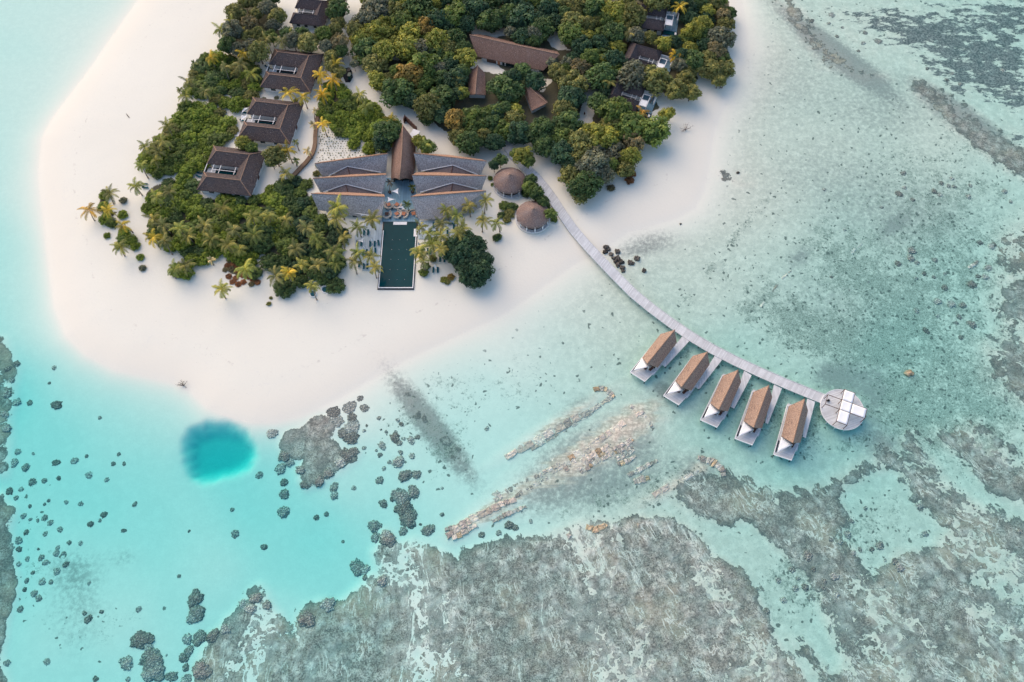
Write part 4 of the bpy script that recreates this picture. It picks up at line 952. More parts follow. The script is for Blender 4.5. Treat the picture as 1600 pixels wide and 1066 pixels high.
def parasol(p, lab):
    global PR
    if PR is None:
        PR = thing('parasol', p, R(20), lab, 'parasol', 'closed white parasols between loungers')
        MB().tube([(0, 0, 0), (0, 0, 2.7)], .035, 8).build('pole', M_WHITE, PR); MB().lathe([(.22, .0), (.22, .08)], 14).build('base', M_WALL, PR)
        prof = [(.3, 1.0), (.36, 1.25), (.3, 1.7), (.2, 2.3), (.06, 2.72)]; m = MB().lathe(prof, 16)
        m.v = [(x * (1 + .22 * math.cos(8 * math.atan2(y, x))), y * (1 + .22 * math.cos(8 * math.atan2(y, x))), z) for x, y, z in m.v]; m.build('canopy', M_CLOTH, PR, True)
    else: dup(PR, p, R(random.uniform(0, 90)), lab)
def make_furniture():
    T = 1.68
    A = lambda x, y: (540 + x / 13.33, 350 + y / 13.33); B = lambda x, y: (640 + x / 10.66, 340 + y / 10.66)
    pairs = [(A(388, 190), 0, 'left lounger of the pair nearest the grey roofs, left pool deck', T), (A(474, 190), 0, 'right lounger of the pair nearest the grey roofs, left pool deck', T),
             (A(248, 412), 0, 'lounger below the white sail, outer one, left pool deck', T), (A(332, 417), 0, 'lounger below the white sail, inner one, left pool deck', T),
             (A(516, 432), 0, 'left lounger of the pair close to the pool middle, left deck', T), (A(610, 432), 0, 'right lounger of the pair close to the pool middle, left deck', T), (A(688, 412), R(10), 'single lounger at the pool edge on the left deck', T),
             (A(370, 615), 0, 'left lounger of the third row on the left pool deck', T), (A(436, 600), R(-12), 'tilted lounger of the third row on the left pool deck', T), (A(538, 580), R(8), 'third row lounger next to a closed parasol, left pool deck', T), (A(622, 576), 0, 'third row lounger nearest the pool, left pool deck', T),
             (A(384, 895), 0, 'left lounger on the sand below the left pool deck', None), (A(458, 900), 0, 'right lounger on the sand below the left pool deck', None), (A(286, 858), 0, 'lounger alone on sand beside a palm, left of the pool', None),
             (B(400, 140), 0, 'lounger on the right pool deck nearest the grey roof', T), (B(385, 243), R(90), 'sideways lounger on the right pool deck, nearer the pool', T), (B(452, 240), 0, 'second lounger from the pool on the right deck', T), (B(632, 265), 0, 'lounger at the lower edge of the right pool deck', T), (B(738, 160), 0, 'lounger at the far right corner of the right pool deck', T), (B(680, 108), R(90), 'sideways lounger under palms on the right pool deck', T),
             (B(306, 570), R(5), 'lounger under the drooping palms right of the pool', None), (B(346, 575), R(-5), 'second lounger under the drooping palms right of the pool', None), (B(510, 705), 0, 'lounger on sand left of the big dark bush, upper pair', None), (B(582, 712), 0, 'lounger on sand touching the big dark bush, upper pair', None), (B(398, 885), 0, 'left lounger of the pair on open sand right of the pool', None), (B(471, 885), 0, 'right lounger of the pair on open sand right of the pool', None),
             ((396.6, 93.9), R(50), 'lounger on the sand path near the dark grey villa, left', None), ((404.3, 96.5), R(28), 'lounger on the sand path near the dark grey villa, right', None), ((418, 105.5), R(65), 'lounger at the courtyard mouth of the dark grey villa', None),
             ((226.6, 288.6), R(90), 'upper lounger of the pair by a lone palm, west beach', None), ((227.6, 294.2), R(90), 'lower lounger of the pair by a lone palm, west beach', None), ((382, 177), R(70), 'lounger in front of the middle villa, nearer its north wing', None), ((379.5, 189.5), R(75), 'lounger in front of the middle villa, nearer its south wing', None), ((311.8, 271.5), R(75), 'upper lounger in front of the southernmost villa', None), ((311.6, 277), R(75), 'lower lounger in front of the southernmost villa', None)]
    for p, rz, lab, z in pairs:
        q = W(*p, z) if z else ground_at(*p); lounger(q, rz, lab)
    for p, lab, z in ((A(428, 165), 'closed parasol between the loungers nearest the grey roofs', T), (A(560, 400), 'closed parasol between the loungers close to the pool middle', T), (A(400, 555), 'closed parasol of the third lounger row, left one', T), (A(565, 570), 'closed parasol of the third lounger row, right one', T), (A(425, 850), 'closed parasol on sand below the left pool deck', None), (B(434, 862), 'closed parasol between the loungers on open sand right of pool', None)):
        parasol(W(*p, z) if z else ground_at(*p), lab)
    G = lambda x, y: (590 + x / 15.23, 280 + y / 15.23)
    sun_sail('shade_sail', [G(325, 285), G(497, 215), G(502, 366)], (3.9, 4.6, 4.2), 'white sail on the terrace nearest the brown hall', group='white shade sails', post_to=T)
    sun_sail('shade_sail', [G(243, 428), G(418, 478), G(228, 548)], (4.3, 4.0, 4.4), 'white sail on the terrace beside the left grey roof', group='white shade sails', post_to=T)
    sun_sail('shade_sail', [G(480, 668), G(600, 638), G(658, 728)], (3.9, 4.3, 3.8), 'white sail on the terrace half under a potted palm', group='white shade sails', post_to=T)
    sun_sail('shade_sail', [A(240, 345), A(372, 300), A(368, 392)], (3.6, 4.3, 4.0), 'white sail over loungers on the left pool deck', group='white shade sails', post_to=T)
    V = lambda x, y: (370 + x / 13.3, 80 + y / 13.3)
    sun_sail('shade_sail', [V(632, 120), V(715, 52), V(712, 190)], (3.2, 3.4, 3.4), 'white sail at the roof corner of the dark grey villa', group='white shade sails')
    sun_sail('shade_sail', [V(600, 220), V(700, 215), V(620, 300)], (3.0, 3.2, 3.0), 'white sail at the courtyard mouth of the dark grey villa', group='white shade sails')
    U = lambda x, y: (200 + x / 5.33, y / 5.33)
    sun_sail('shade_sail', [U(950, 896), U(1005, 896), U(945, 945)], (3.2, 3.3, 3.0), 'white sail before the middle villa, northern one', group='white shade sails')
    sun_sail('shade_sail', [U(942, 962), U(1000, 958), U(938, 1010)], (3.2, 3.3, 3.0), 'white sail before the middle villa, southern one', group='white shade sails')
    for (px, py), lab in (((375.5, 132), 'dark grey villa'), ((370.5, 211.5), 'middle villa'), ((305.5, 292), 'southernmost villa')):
        p = ground_at(px, py); t = thing('outdoor_tub', p, R(-8), f'white outdoor tub at the south west corner of the {lab}', 'bath tub', 'white tubs beside the courtyard villas')
        MB().box((0, 0, .3), (1.9, 1.3, .62)).build('shell', M_WHITE, t); MB().box((0, 0, .605), (1.6, 1.0, .03)).build('rim', M_WALL, t)
    # dining sets on the terrace
    k = 0
    for (x, y), where in zip(((270, 632), (465, 630), (225, 852), (460, 850), (625, 850), (860, 845)), ('upper left', 'upper middle', 'lower row, first from left', 'lower row, second from left', 'lower row, third from left', 'lower row, rightmost')):
        p = W(*G(x, y), T); ang = R(20 + 35 * k)
        t = thing('dining_table', p, ang, f'square terracotta topped table on the terrace, {where}', 'table', 'terracotta dining tables on the terrace')
        MB().box((0, 0, .72), (1.25, 1.25, .07)).build('table_top', M_TERRA if k != 2 else M_BROWN, t); MB().box((0, 0, .36), (.16, .16, .7)).build('leg', M_BROWN, t)
        s = thing('curved_sofa', p, ang + R(90), f'cream curved sofa around the terrace table, {where}', 'sofa', 'cream curved sofas on the terrace')
        seat = MB(); back = MB()
        for j in range(9):
            a0, a1 = R(20 + 24 * j), R(20 + 24 * (j + 1))
            seat.bar((1.25 * math.cos(a0), 1.25 * math.sin(a0), .33), (1.25 * math.cos(a1), 1.25 * math.sin(a1), .33), .55, .2); back.bar((1.6 * math.cos(a0), 1.6 * math.sin(a0), .5), (1.6 * math.cos(a1), 1.6 * math.sin(a1), .5), .16, .75)
        seat.build('seat', M_ROPE, s); back.build('backrest', M_ROPE, s)
        if k in (0, 2, 3):
            q = p + Vector((1.2, -1.5, 0)); st = thing('stool', q, 0, f'small dark stool beside the terrace table, {where}', 'stool', 'dark stools on the terrace'); MB().lathe([(.3, .36), (.3, .46)], 14).build('seat', M_BLACK, st)
            for a in range(3): MB().tube([(.24 * math.cos(a * 2.1), .24 * math.sin(a * 2.1), 0), (.18 * math.cos(a * 2.1), .18 * math.sin(a * 2.1), .37)], .03, 5).build('leg', M_BLACK, st)
        k += 1
    # round beach daybeds
    for i, (p, lab) in enumerate((((489.5, 460), 'round teal daybed with white rim, leftmost of three on the beach'), ((508.2, 453.6), 'round teal daybed with white rim, middle of three on the beach'), ((531.3, 448.5), 'round teal daybed with white rim, standing alone nearest the pool'))):
        q = ground_at(*p); t = thing('round_daybed', q, R(40 * i), lab, 'daybed', 'round daybeds on the beach')
        MB().lathe([(.95, 0), (1.1, .12), (1.12, .42), (.98, .42), (.95, .36)], 28).build('rim', M_WHITE, t, False); m = MB().lathe([(.9, .34), (.88, .5), (.6, .56), (.1, .57)], 24); m.v = [(x * .92, y, z) for x, y, z in m.v]; m.build('mattress', M_TEAL, t, True)
        m = MB()
        for j in range(7):
            a0, a1 = R(30 + 17 * j), R(30 + 17 * (j + 1)); m.bar((1.08 * math.cos(a0), 1.08 * math.sin(a0), .65), (1.08 * math.cos(a1), 1.08 * math.sin(a1), .65), .12, .5)
        m.build('backrest', M_WHITE, t)
        if i: 
            sg = ground_at(p[0] + 3.0, p[1] + 7); st = thing('beach_table', sg, 0, f'tiny white table below the {"middle" if i == 1 else "lone"} round daybed', 'table', 'tiny tables by the daybeds'); MB().lathe([(.28, .4), (.28, .45)], 12).build('table_top', M_WHITE, st); MB().tube([(0, 0, 0), (0, 0, .41)], .04, 6).build('leg', M_BROWN, st)
    # towels and cushions at the first villa's pool: coloured inflatable
    c = bpy.data.objects['courtyard_villa.002']
    def loc(x, y, z): return c.matrix_basis @ Vector((x, y, z))
    for nm, col, x, y, w_, d_, lab in (('towel', (.01, .33, .36), 8.3, -9.2, 2.6, .7, 'turquoise towel on the deck of the dark grey villa'), ('towel', (.55, .36, .03), 6.1, -9.0, 1.0, .7, 'yellow towel on the deck of the dark grey villa'), ('towel', (.50, .22, .2), 5.2, -8.8, 1.2, .8, 'pink towel on the deck of the dark grey villa')):
        m_ = plain('cloth_' + lab.split()[0], col, .15, 3); o = MB().box((0, 0, .03), (w_, d_, .05), R(-14)).build(nm, m_); o.location = loc(x, y, .22); tag(o, lab, 'towel')
def person(p, rz, shirt, short, lab, armpose=0):
    """one continuous standing figure"""
    vs = [(0, 0, .93), (0, 0, 1.12), (0, 0, 1.38), (0, .01, 1.50), (0, .02, 1.60), (0, .03, 1.72),
          (.10, 0, .88), (.11, .04, .50), (.11, -.02, .09), (.11, .12, .03), (-.10, 0, .88), (-.12, -.05, .50), (-.12, -.14, .09), (-.12, .0, .03),
          (.19, 0, 1.40), (.26, -.04, 1.14), (.25, .10, .92), (.25, .15, .83), (-.19, 0, 1.40), (-.26, .02, 1.14), (-.25, .12, .93), (-.25, .17, .84)]
    es = [(0, 1), (1, 2), (2, 3), (3, 4), (4, 5), (0, 6), (6, 7), (7, 8), (8, 9), (0, 10), (10, 11), (11, 12), (12, 13), (2, 14), (14, 15), (15, 16), (16, 17), (2, 18), (18, 19), (19, 20), (20, 21)]
    rad = [.15, .14, .16, .06, .09, .085, .095, .062, .045, .04, .095, .062, .045, .04, .062, .045, .035, .035, .062, .045, .035, .035]
    me = bpy.data.meshes.new('person'); me.from_pydata(vs, es, []); o = bpy.data.objects.new('person', me); COL.objects.link(o)
    bm = bmesh.new(); bm.from_mesh(me); ly = bm.verts.layers.skin.verify(); bm.verts.ensure_lookup_table()
    for i, r in enumerate(rad):
        k = bm.verts[i][ly]; k.radius = (r, r * (.72 if i in (0, 1, 2) else 1)); k.use_root = i == 0
    bm.to_mesh(me); bm.free(); o.modifiers.new('skin', 'SKIN')
    o.modifiers.new('sub', 'SUBSURF').levels = 1; o.modifiers['sub'].render_levels = 1
    me.materials.append(plain('skin', (.30, .17, .11), .08, 3)); o.location = p; o.rotation_euler = (0, 0, rz)
    tag(o, lab, 'person')
    MB().lathe([(.2, .88), (.215, 1.0), (.19, 1.15), (.225, 1.36), (.13, 1.475)], 14).build('shirt', shirt, o, True)
    s = MB()
    for x in (-.11, .11): s.lathe([(.105, .52), (.125, .7), (.13, .92)], 12, (x, -.005 if x > 0 else -.02, 0))
    s.build('trousers', short, o, True)
    MB().lathe([(.108, 1.655), (.115, 1.72), (.09, 1.8), (.02, 1.83)], 14, (0, .015, 0)).build('hair', M_BLACK, o, True)
    return o
def make_people():
    person(ground_at(913, 180.5), R(150), plain('dark_red_shirt', (.10, .025, .025), .1, 3), M_BLACK, 'person in dark clothes walking on the sand path in the forest')
    person(ground_at(655, 384), R(180), plain('light_blue_shirt', (.25, .48, .6), .1, 3), plain('navy_shorts', (.02, .06, .12), .1, 3), 'person in light blue top standing right of the pool')
# ------------------------------------------------------------------ vegetation
VA = [(245,285),(268,279),(297,270),(303,285),(303,304),(391,311),(410,297),(429,279),(447,276),(485,281),(490,303),(500,330),(502,336),(524,347),(535,370),(543,381),(543,401),(528,421),(525,455),(502,452),(490,440),(471,448),(436,450),(424,437),(432,418),(410,412),(404,425),(395,440),(380,438),(372,420),(352,392),(330,392),(322,412),(305,426),(285,432),(268,428),(282,408),(272,396),(256,398),(243,388),(231,360),(226,329),(220,302),(232,296)]
VB = [(271,184),(290,172),(275,164),(300,160),(330,163),(352,176),(372,188),(369,204),(352,218),(338,222),(330,236),(316,260),(297,267),(267,274),(245,280),(228,277),(224,246),(245,210)]
VC = [(318,82),(345,86),(372,90),(398,106),(408,122),(399,138),(396,158),(374,171),(342,160),(310,148),(290,141),(291,122),(304,102)]
VD = [(374,-10),(347,42),(346,70),(362,84),(392,88),(424,84),(432,72),(470,72),(508,78),(524,86),(538,84),(540,60),(534,30),(541,-10),(520,-12),(516,46),(470,46),(440,44),(437,-12)]
VD2 = [(505,84),(536,82),(539,108),(535,124),(510,120),(502,100)]
VE = [(513,130),(539,130),(556,144),(594,171),(606,186),(618,205),(612,228),(598,237),(578,234),(551,226),(530,208),(509,186),(499,178),(501,160)]
FOREST = [(558,-14),(561,19),(556,26),(544,34),(544,56),(557,77),(559,101),(568,124),(589,150),(622,174),(660,192),(691,215),(718,231),(747,242),(778,243),(790,234),(792,222),(806,219),(830,220),(843,237),(873,256),(875,281),(890,299),(903,320),(914,319),(937,310),(940,292),(952,284),(974,286),(990,272),(997,251),(1012,230),(1036,222),(1041,208),(1022,192),(1040,176),(1030,158),(1066,158),(1086,162),(1096,140),(1088,118),(1112,130),(1139,133),(1149,99),(1142,56),(1148,19),(1144,-14)]
FGAPS = [[(598,88),(632,88),(632,100),(598,100)],[(735,40),(795,44),(795,64),(735,60)],[(850,48),(868,44),(878,70),(895,84),(870,86),(852,70)],[(905,140),(944,128),(946,142),(930,158),(926,198),(895,200),(908,168)],
  [(731,52),(880,84),(860,124),(740,100)],[(718,96),(766,96),(770,172),(720,172)],[(806,124),(874,148),(872,194),(814,188),(800,150)],[(736,88),(800,106),(800,122),(740,118)],
  [(990,8),(1068,14),(1066,58),(1040,54),(995,42)],[(982,66),(1052,82),(1046,118),(975,102)],[(954,118),(1040,140),(1036,190),(994,184),(950,160)],[(840,120),(890,128),(880,150),(850,150)]]
HUTG = [(782,232),(806,240),(832,246),(836,264),(826,282),(842,292),(866,318),(874,338),(860,344),(858,322),(838,310),(818,312),(806,318),(800,344),(782,342),(790,318),(806,306),(824,286),(820,268),(806,258),(780,262),(766,280),(762,268),(772,250)]
BUSH = [(692,380),(708,372),(722,368),(740,370),(756,380),(758,396),(770,412),(768,428),(756,440),(736,445),(724,440),(728,428),(714,418),(702,408),(694,396)]
FPATCH = [[(152,296),(172,292),(182,304),(176,326),(194,324),(200,336),(190,346),(178,356),(160,352),(150,334),(152,312)],[(182,352),(200,348),(214,366),(218,384),(208,394),(188,390),(178,372)]]
BROWNP_ = [(347,414),(360,400),(380,402),(398,426),(408,440),(398,446),(372,444),(352,434)]
CLEAR += FGAPS[:4] + [[(722,96),(765,96),(800,122),(866,128),(850,150),(805,130),(760,118),(735,110)]]
SOIL += [BROWNP_, VA, VB, VC, VD, VD2, VE, FOREST, BUSH] + FPATCH
BROWNP = [(347,414),(360,400),(380,402),(398,426),(408,440),(398,446),(372,444),(352,434)]

def leafquad(m, p, n, s, rng, t, tint):
    u = n.cross(Vector((rng.uniform(-1, 1), rng.uniform(-1, 1), rng.uniform(-1, 1)))); 
    if u.length < 1e-3: u = Vector((1, 0, 0))
    u.normalize(); v = n.cross(u).normalized(); a = s * rng.uniform(.75, 1.3); b = a * rng.uniform(.5, .8); i = len(m.v)
    m.v += [tuple(p - u * a), tuple(p + v * b), tuple(p + u * a), tuple(p - v * b)]; m.f.append((i, i + 1, i + 2, i + 3)); t += [tint] * 4
def settint(me, t):
    at = me.attributes.new('tint', 'FLOAT', 'POINT'); at.data.foreach_set('value', np.array(t, np.float32))
def crown_mesh(name, seed, ncl, nlf, ls, flat=.75, low=-.1, spread=.62, cr=(.26, .42), core=True):
    rng = random.Random(seed); m = MB(); t = []
    cl = []
    for k in range(ncl):
        for _ in range(40):
            a = rng.uniform(0, 6.283); z = rng.uniform(low, 1); r = math.sqrt(max(0, 1 - z * z)) * spread * rng.uniform(.75, 1.12)
            c = Vector((r * math.cos(a), r * math.sin(a), z * flat * spread + .12)); 
            if all((c - q[0]).length > .19 for q in cl): break
        cl.append((c, rng.uniform(*cr), rng.uniform(.22, .85)))
    for c, r, tn in cl:
        for j in range(int(nlf * (r / .26) ** 2 * (.6 if r > .24 else 1))):
            d = Vector((rng.gauss(0, 1), rng.gauss(0, 1), rng.gauss(.45, 1))).normalized()
            q = c + d * r * rng.uniform(.78, 1.08) * Vector((1, 1, .85)).length / 1.66
            leafquad(m, q, (d + Vector((rng.gauss(0, .38), rng.gauss(0, .38), rng.gauss(.2, .38)))).normalized(), ls, rng, t, min(1, max(0, tn + rng.gauss(0, .14))))
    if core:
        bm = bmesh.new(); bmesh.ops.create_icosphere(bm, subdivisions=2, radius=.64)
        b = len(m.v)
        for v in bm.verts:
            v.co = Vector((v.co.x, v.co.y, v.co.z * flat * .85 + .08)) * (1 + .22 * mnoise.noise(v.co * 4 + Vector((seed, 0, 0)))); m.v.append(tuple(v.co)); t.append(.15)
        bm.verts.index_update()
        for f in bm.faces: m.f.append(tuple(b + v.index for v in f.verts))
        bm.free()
    me = bpy.data.meshes.new(name); me.from_pydata(m.v, [], m.f); settint(me, t); me.materials.append(M_LEAF); me.update(); return me
def trunk_mesh(name, seed, h=1.0, limbs=4):
    """unit trunk reaching up to height 1, with limbs spreading into the crown"""
    rng = random.Random(seed); m = MB()
    m.tube([(0, 0, -.15), (.02, .01, .25), (rng.uniform(-.05, .05), rng.uniform(-.05, .05), .6), (0, 0, .95)], [.075, .055, .045, .02], 7)
    for k in range(limbs):
        a = k * 6.283 / limbs + rng.uniform(-.4, .4); r = rng.uniform(.3, .5)
        m.tube([(0, 0, .4 + .06 * k), (.5 * r * math.cos(a), .5 * r * math.sin(a), .66), (r * math.cos(a), r * math.sin(a), .92)], [.04, .028, .012], 5)
    me = m.mesh(name, M_BARK, True); return me
def palm_crown(name, seed, nf, length, droop, width=.62):
    rng = random.Random(seed); m = MB(); t = []
    for k in range(nf):
        a = k * 2.39996 + rng.uniform(-.25, .25); up = rng.uniform(.05, .95) if k > 2 else 1.25; L = length * rng.uniform(.8, 1.1)
        d = Vector((math.cos(a), math.sin(a), 0)); side = Vector((-d.y, d.x, 0)); tn = rng.uniform(.1, .95); dr = droop * rng.uniform(.7, 1.3)
        pts = []; n = 9; tw = rng.uniform(-.25, .25)
        p = Vector((0, 0, 0)); el = up
        for i in range(n + 1):
            pts.append(p.copy()); p = p + (d * math.cos(el) + Vector((0, 0, math.sin(el))) + side * tw * i / n * .5).normalized() * L / n; el -= dr / n * (1 + .8 * i / n)
        b = len(m.v); w_ = .05
        for i, q in enumerate(pts):
            s = w_ * (1 - i / n) + .012; m.v += [tuple(q + side * s), tuple(q + Vector((0, 0, .03))), tuple(q - side * s)]; t += [min(1, tn + .25)] * 3
        for i in range(n): m.f += [(b + 3 * i, b + 3 * i + 1, b + 3 * i + 4, b + 3 * i + 3), (b + 3 * i + 1, b + 3 * i + 2, b + 3 * i + 5, b + 3 * i + 4)]
        N = 17
        for j in range(N):
            f = .12 + .86 * j / (N - 1); x = f * n; i = min(int(x), n - 1); q = pts[i].lerp(pts[i + 1], x - i); fw = (pts[i + 1] - pts[i]).normalized()
            ll = width * math.sin(math.pi * (.16 + .8 * f)) * rng.uniform(.85, 1.1)
            for sg in (-1, 1):
                dv = (side * sg * .82 + fw * .55 + Vector((0, 0, -.28 - .25 * rng.random()))).normalized(); e = q + dv * ll; hw = fw * .10
                b = len(m.v); m.v += [tuple(q - hw), tuple(q + hw), tuple(e + hw * .25), tuple(e - hw * .25)]; m.f.append((b, b + 1, b + 2, b + 3)); t += [min(1, max(0, tn + rng.gauss(0, .12)))] * 4
    me = bpy.data.meshes.new(name); me.from_pydata(m.v, [], m.f); settint(me, t); me.materials.append(M_FROND); me.update(); return me

LAND = [('southernmost courtyard villa', (362, 268)), ('middle courtyard villa', (425, 190)), ('dark grey courtyard villa', (455, 110)), ('topmost courtyard villa', (480, 20)), ('entrance hall', (630, 238)), ('left grey roofs', (548, 285)), ('right grey roofs', (700, 280)), ('long house', (803, 83)), ('pointed small house', (745, 130)), ('slanting small house', (836, 152)), ('upper round hut', (796, 282)), ('lower round hut', (833, 336)), ('top dark villa', (1032, 28)), ('middle dark villa', (1018, 88)), ('lower dark villa', (997, 145)), ('swimming pool', (622, 400)), ('parked buggies', (546, 118)), ('round daybeds', (510, 455)), ('forest path', (915, 170)), ('grey slit clearing', (615, 94)), ('boardwalk start', (800, 240)), ('curved timber wall', (490, 230)), ('west beach loungers', (227, 291)), ('bare dead shrub', (1072, 200)), ('brown dry patch', (378, 425)), ('west sand path', (225, 350)), ('north east beach corner', (1150, 60)), ('beach gap by the villas', (388, 96)), ('sand neck', (300, 275)), ('timber screen', (642, 196))]
ORD = ['nearest', 'second nearest', 'third nearest', 'fourth nearest', 'fifth nearest', 'sixth nearest']
def autolabel(items, marks, noun, sides=('right of', 'below', 'left of', 'above')):
    """items: (object, px, py, adjectives). Gives every object a label of its own: look, side of a landmark, and rank there"""
    bins = {}
    for o, x, y, adj in items:
        nm, (mx, my) = min(marks, key=lambda k: (k[1][0] - x) ** 2 + (k[1][1] - y) ** 2)
        a = math.degrees(math.atan2(y - my, x - mx)) % 360; sd = sides[int(((a + 45) % 360) // 90)]
        bins.setdefault((adj, nm, sd), []).append((math.hypot(x - mx, y - my), o))
    for (adj, nm, sd), L in bins.items():
        L.sort(key=lambda k: k[0])
        for i, (d, o) in enumerate(L):
            if len(L) == 1: o['label'] = f'{adj} {noun} {sd} the {nm}'
            elif i < 6: o['label'] = f'{adj} {noun} {sd} the {nm}, {ORD[i]} such one'
            else: o['label'] = f'{adj} {noun} {sd} the {nm} farther off'; o['group'] = f'{adj} {noun}s farther {sd} the {nm}'
def scatter(poly, gap, rng, holes=(), inset=0, zc=0, taken=None, n=6000, gapf=None, hole_gap=0):
    xs = [p[0] for p in poly]; ys = [p[1] for p in poly]; out = []; taken = taken if taken is not None else []
    pa = np.array(poly, float)
    for _ in range(n):
        x, y = rng.uniform(min(xs), max(xs)), rng.uniform(min(ys), max(ys))
        if not inpoly(x, y, poly): continue
        if any(inpoly(x, y, h) for h in holes): continue
        if hole_gap and any(sdf(np.array([x]), np.array([y]), h)[0] > -hole_gap * (1.5 if min(k[0] for k in h) > 950 else 1) * (1.25 if y > sum(k[1] for k in h) / len(h) else .6) for h in holes): continue
        if inset and sdf(np.array([x]), np.array([y]), pa)[0] < inset: continue
        q = W(x, y, zc); g = gapf(x, y, rng) if gapf else gap
        if any((q.x - a) ** 2 + (q.y - b) ** 2 < (.5 * (g + c)) ** 2 for a, b, c in taken): continue
        taken.append((q.x, q.y, g)); out.append((x, y, g))
    return out
TONES = {'dark green': (0.05, 0.1, 0.055), 'deep green': (0.085, 0.14, 0.052), 'mid green': (0.127, 0.182, 0.05), 'fresh green': (0.171, 0.237, 0.04), 'olive': (0.19, 0.2, 0.07), 'yellow green': (0.26, 0.275, 0.06), 'brownish': (0.2, 0.175, 0.095), 'orange tipped': (0.27, 0.2, 0.06), 'grey green': (0.165, 0.182, 0.127), 'russet': (0.248, 0.116, 0.058)}
def pick(rng, w):
    r = rng.random() * sum(v for _, v in w)
    for k, v in w:
        r -= v
        if r <= 0: return k
    return w[-1][0]
def make_trees():
    rng = random.Random(11)
    crowns = [crown_mesh('tree_crown', 100 + k, rng.randint(30, 44), 105, .07, flat=rng.uniform(.7, .95), low=-.12, spread=.68, cr=(.15, .27)) for k in range(7)]
    crowns += [crown_mesh('tree_crown', 140 + k, 24, 100, .075, flat=.85, low=-.1, spread=.66, cr=(.18, .32)) for k in range(3)]
    trunks = [trunk_mesh('tree_trunk', 7 + k) for k in range(3)]
    root = thing('broadleaf_tree', (0, 0, 0), 0, 'x', 'tree'); link(trunks[0], 'trunk', root); link(crowns[0], 'crown', root)
    first = [True]; items = []
    def tree(px, py, r, tone, h=None, ci=None):
        h = h or r * 1.15 + 2.2; zc = 1.5 + h - r * .45
        q = W(px, py, zc); o = root if first[0] else dup(root); first[0] = False
        o.location = (q.x, q.y, 1.45 if gz(q.x, q.y) > 1.2 else gz(q.x, q.y)); o.rotation_euler = (0, 0, rng.uniform(0, 6.28)); o.scale = (1, 1, 1)
        sx = rng.uniform(.92, 1.1)
        for c in o.children:
            if c.name.startswith('trunk'): c.data = rng.choice(trunks); c.scale = (r * .8, r * .8, h - r * .2)
            else:
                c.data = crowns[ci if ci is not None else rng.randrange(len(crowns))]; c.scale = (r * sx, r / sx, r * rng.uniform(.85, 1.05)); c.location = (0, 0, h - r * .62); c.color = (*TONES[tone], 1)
        o['group'] = 'broadleaf trees of the island'
        items.append((o, px, py, ('small ' if r < 2.7 else 'broad ' if r > 4.2 else '') + tone)); return o
    # the forest: colour drifts from yellow green in the west to dark green in the middle and olive in the east
    taken = []
    def gapf(x, y, rg): return rg.choice((3.6, 4.2, 4.8, 5.6, 6.4)) if not (680 < x < 800 and y < 50) else rg.choice((4.4, 5.4, 6.4))
    pts = scatter(FOREST, 5, rng, FGAPS, 10, 4.5, taken, 4200, gapf, 6)
    sec = scatter(FOREST, 3, rng, FGAPS, 7, 4.0, taken, 2600, lambda x, y, r_: r_.choice((2.8, 3.3)), 3); pts += sec[:max(0, 300 - 94 - len(pts))]; print('forest', len(pts), len(sec))
    def weights(x, y):
        if 680 < x < 830 and y < 55: return [('dark green', 8), ('deep green', 3), ('mid green', 1)]
        if x < 700: return [('dark green', 1.5), ('deep green', 3), ('mid green', 4), ('yellow green', 4.5), ('olive', 3), ('orange tipped', .45), ('grey green', .8)]
        if y > 170 and x < 800: return [('dark green', 2), ('deep green', 3), ('mid green', 3), ('yellow green', 2), ('orange tipped', .5), ('olive', 3)]
        if x < 900: return [('dark green', 4), ('deep green', 4), ('mid green', 2), ('olive', 3), ('yellow green', 1.5), ('grey green', 1)]
        if y > 180: return [('deep green', 2), ('mid green', 2), ('olive', 4), ('grey green', 2.5), ('brownish', 1.5), ('yellow green', 3)]
        return [('dark green', 3), ('deep green', 3), ('mid green', 2), ('olive', 4), ('brownish', .8), ('yellow green', 3), ('grey green', 1)]
    pts.sort(key=lambda p: p[1])
    for x, y, g in pts: tree(x, y, g * (.98 if g > 3.4 else 1.05) * rng.uniform(.92, 1.2), pick(rng, weights(x, y)), g * .72 + rng.uniform(1.7, 3.6))
    # undergrowth that closes the canopy towards its rims
    # single trees
    for x, y, r, tone in ((606, 207, 5.6, 'deep green'), (598, 222, 4.2, 'dark green'), (614, 196, 3.4, 'mid green'), (590, 200, 3.4, 'fresh green'), (656, 222, 3.2, 'yellow green'), (668, 230, 3.4, 'mid green'), (817, 243, 3.9, 'yellow green'), (807, 241, 2.8, 'mid green'), (826, 252, 2.8, 'mid green'), (782, 250, 2.8, 'deep green'), (772, 258, 2.2, 'dark green'), (829, 281, 2.6, 'deep green'), (827, 294, 3.0, 'mid green'), (838, 303, 3.0, 'deep green'), (849, 314, 2.4, 'deep green'), (861, 334, 2.4, 'mid green'), (1040, 181, 3.0, 'yellow green'), (1047, 176, 2.4, 'yellow green'), (380, 224, 3.3, 'yellow green'), (394, 232, 2.7, 'mid green'), (430, 244, 4.6, 'olive'), (437, 238, 3.2, 'brownish'), (424, 252, 2.8, 'deep green'), (815, 112, 4.2, 'deep green'), (800, 123, 4.2, 'dark green'), (784, 127, 3.2, 'mid green'), (778, 139, 3.4, 'deep green'), (792, 147, 3.8, 'dark green'), (790, 168, 3.0, 'deep green'), (886, 146, 3.4, 'dark green'), (776, 172, 2.8, 'mid green'), (797, 50, 2.6, 'grey green'), (833, 52, 3.6, 'grey green'), (822, 60, 2.6, 'mid green'), (862, 96, 2.6, 'grey green'), (868, 108, 3.0, 'olive'), (724, 112, 3.2, 'deep green'), (716, 128, 3.4, 'olive'), (722, 146, 3.0, 'yellow green'), (553, 100, 1.9, 'grey green'), (558, 92, 2.0, 'olive')):
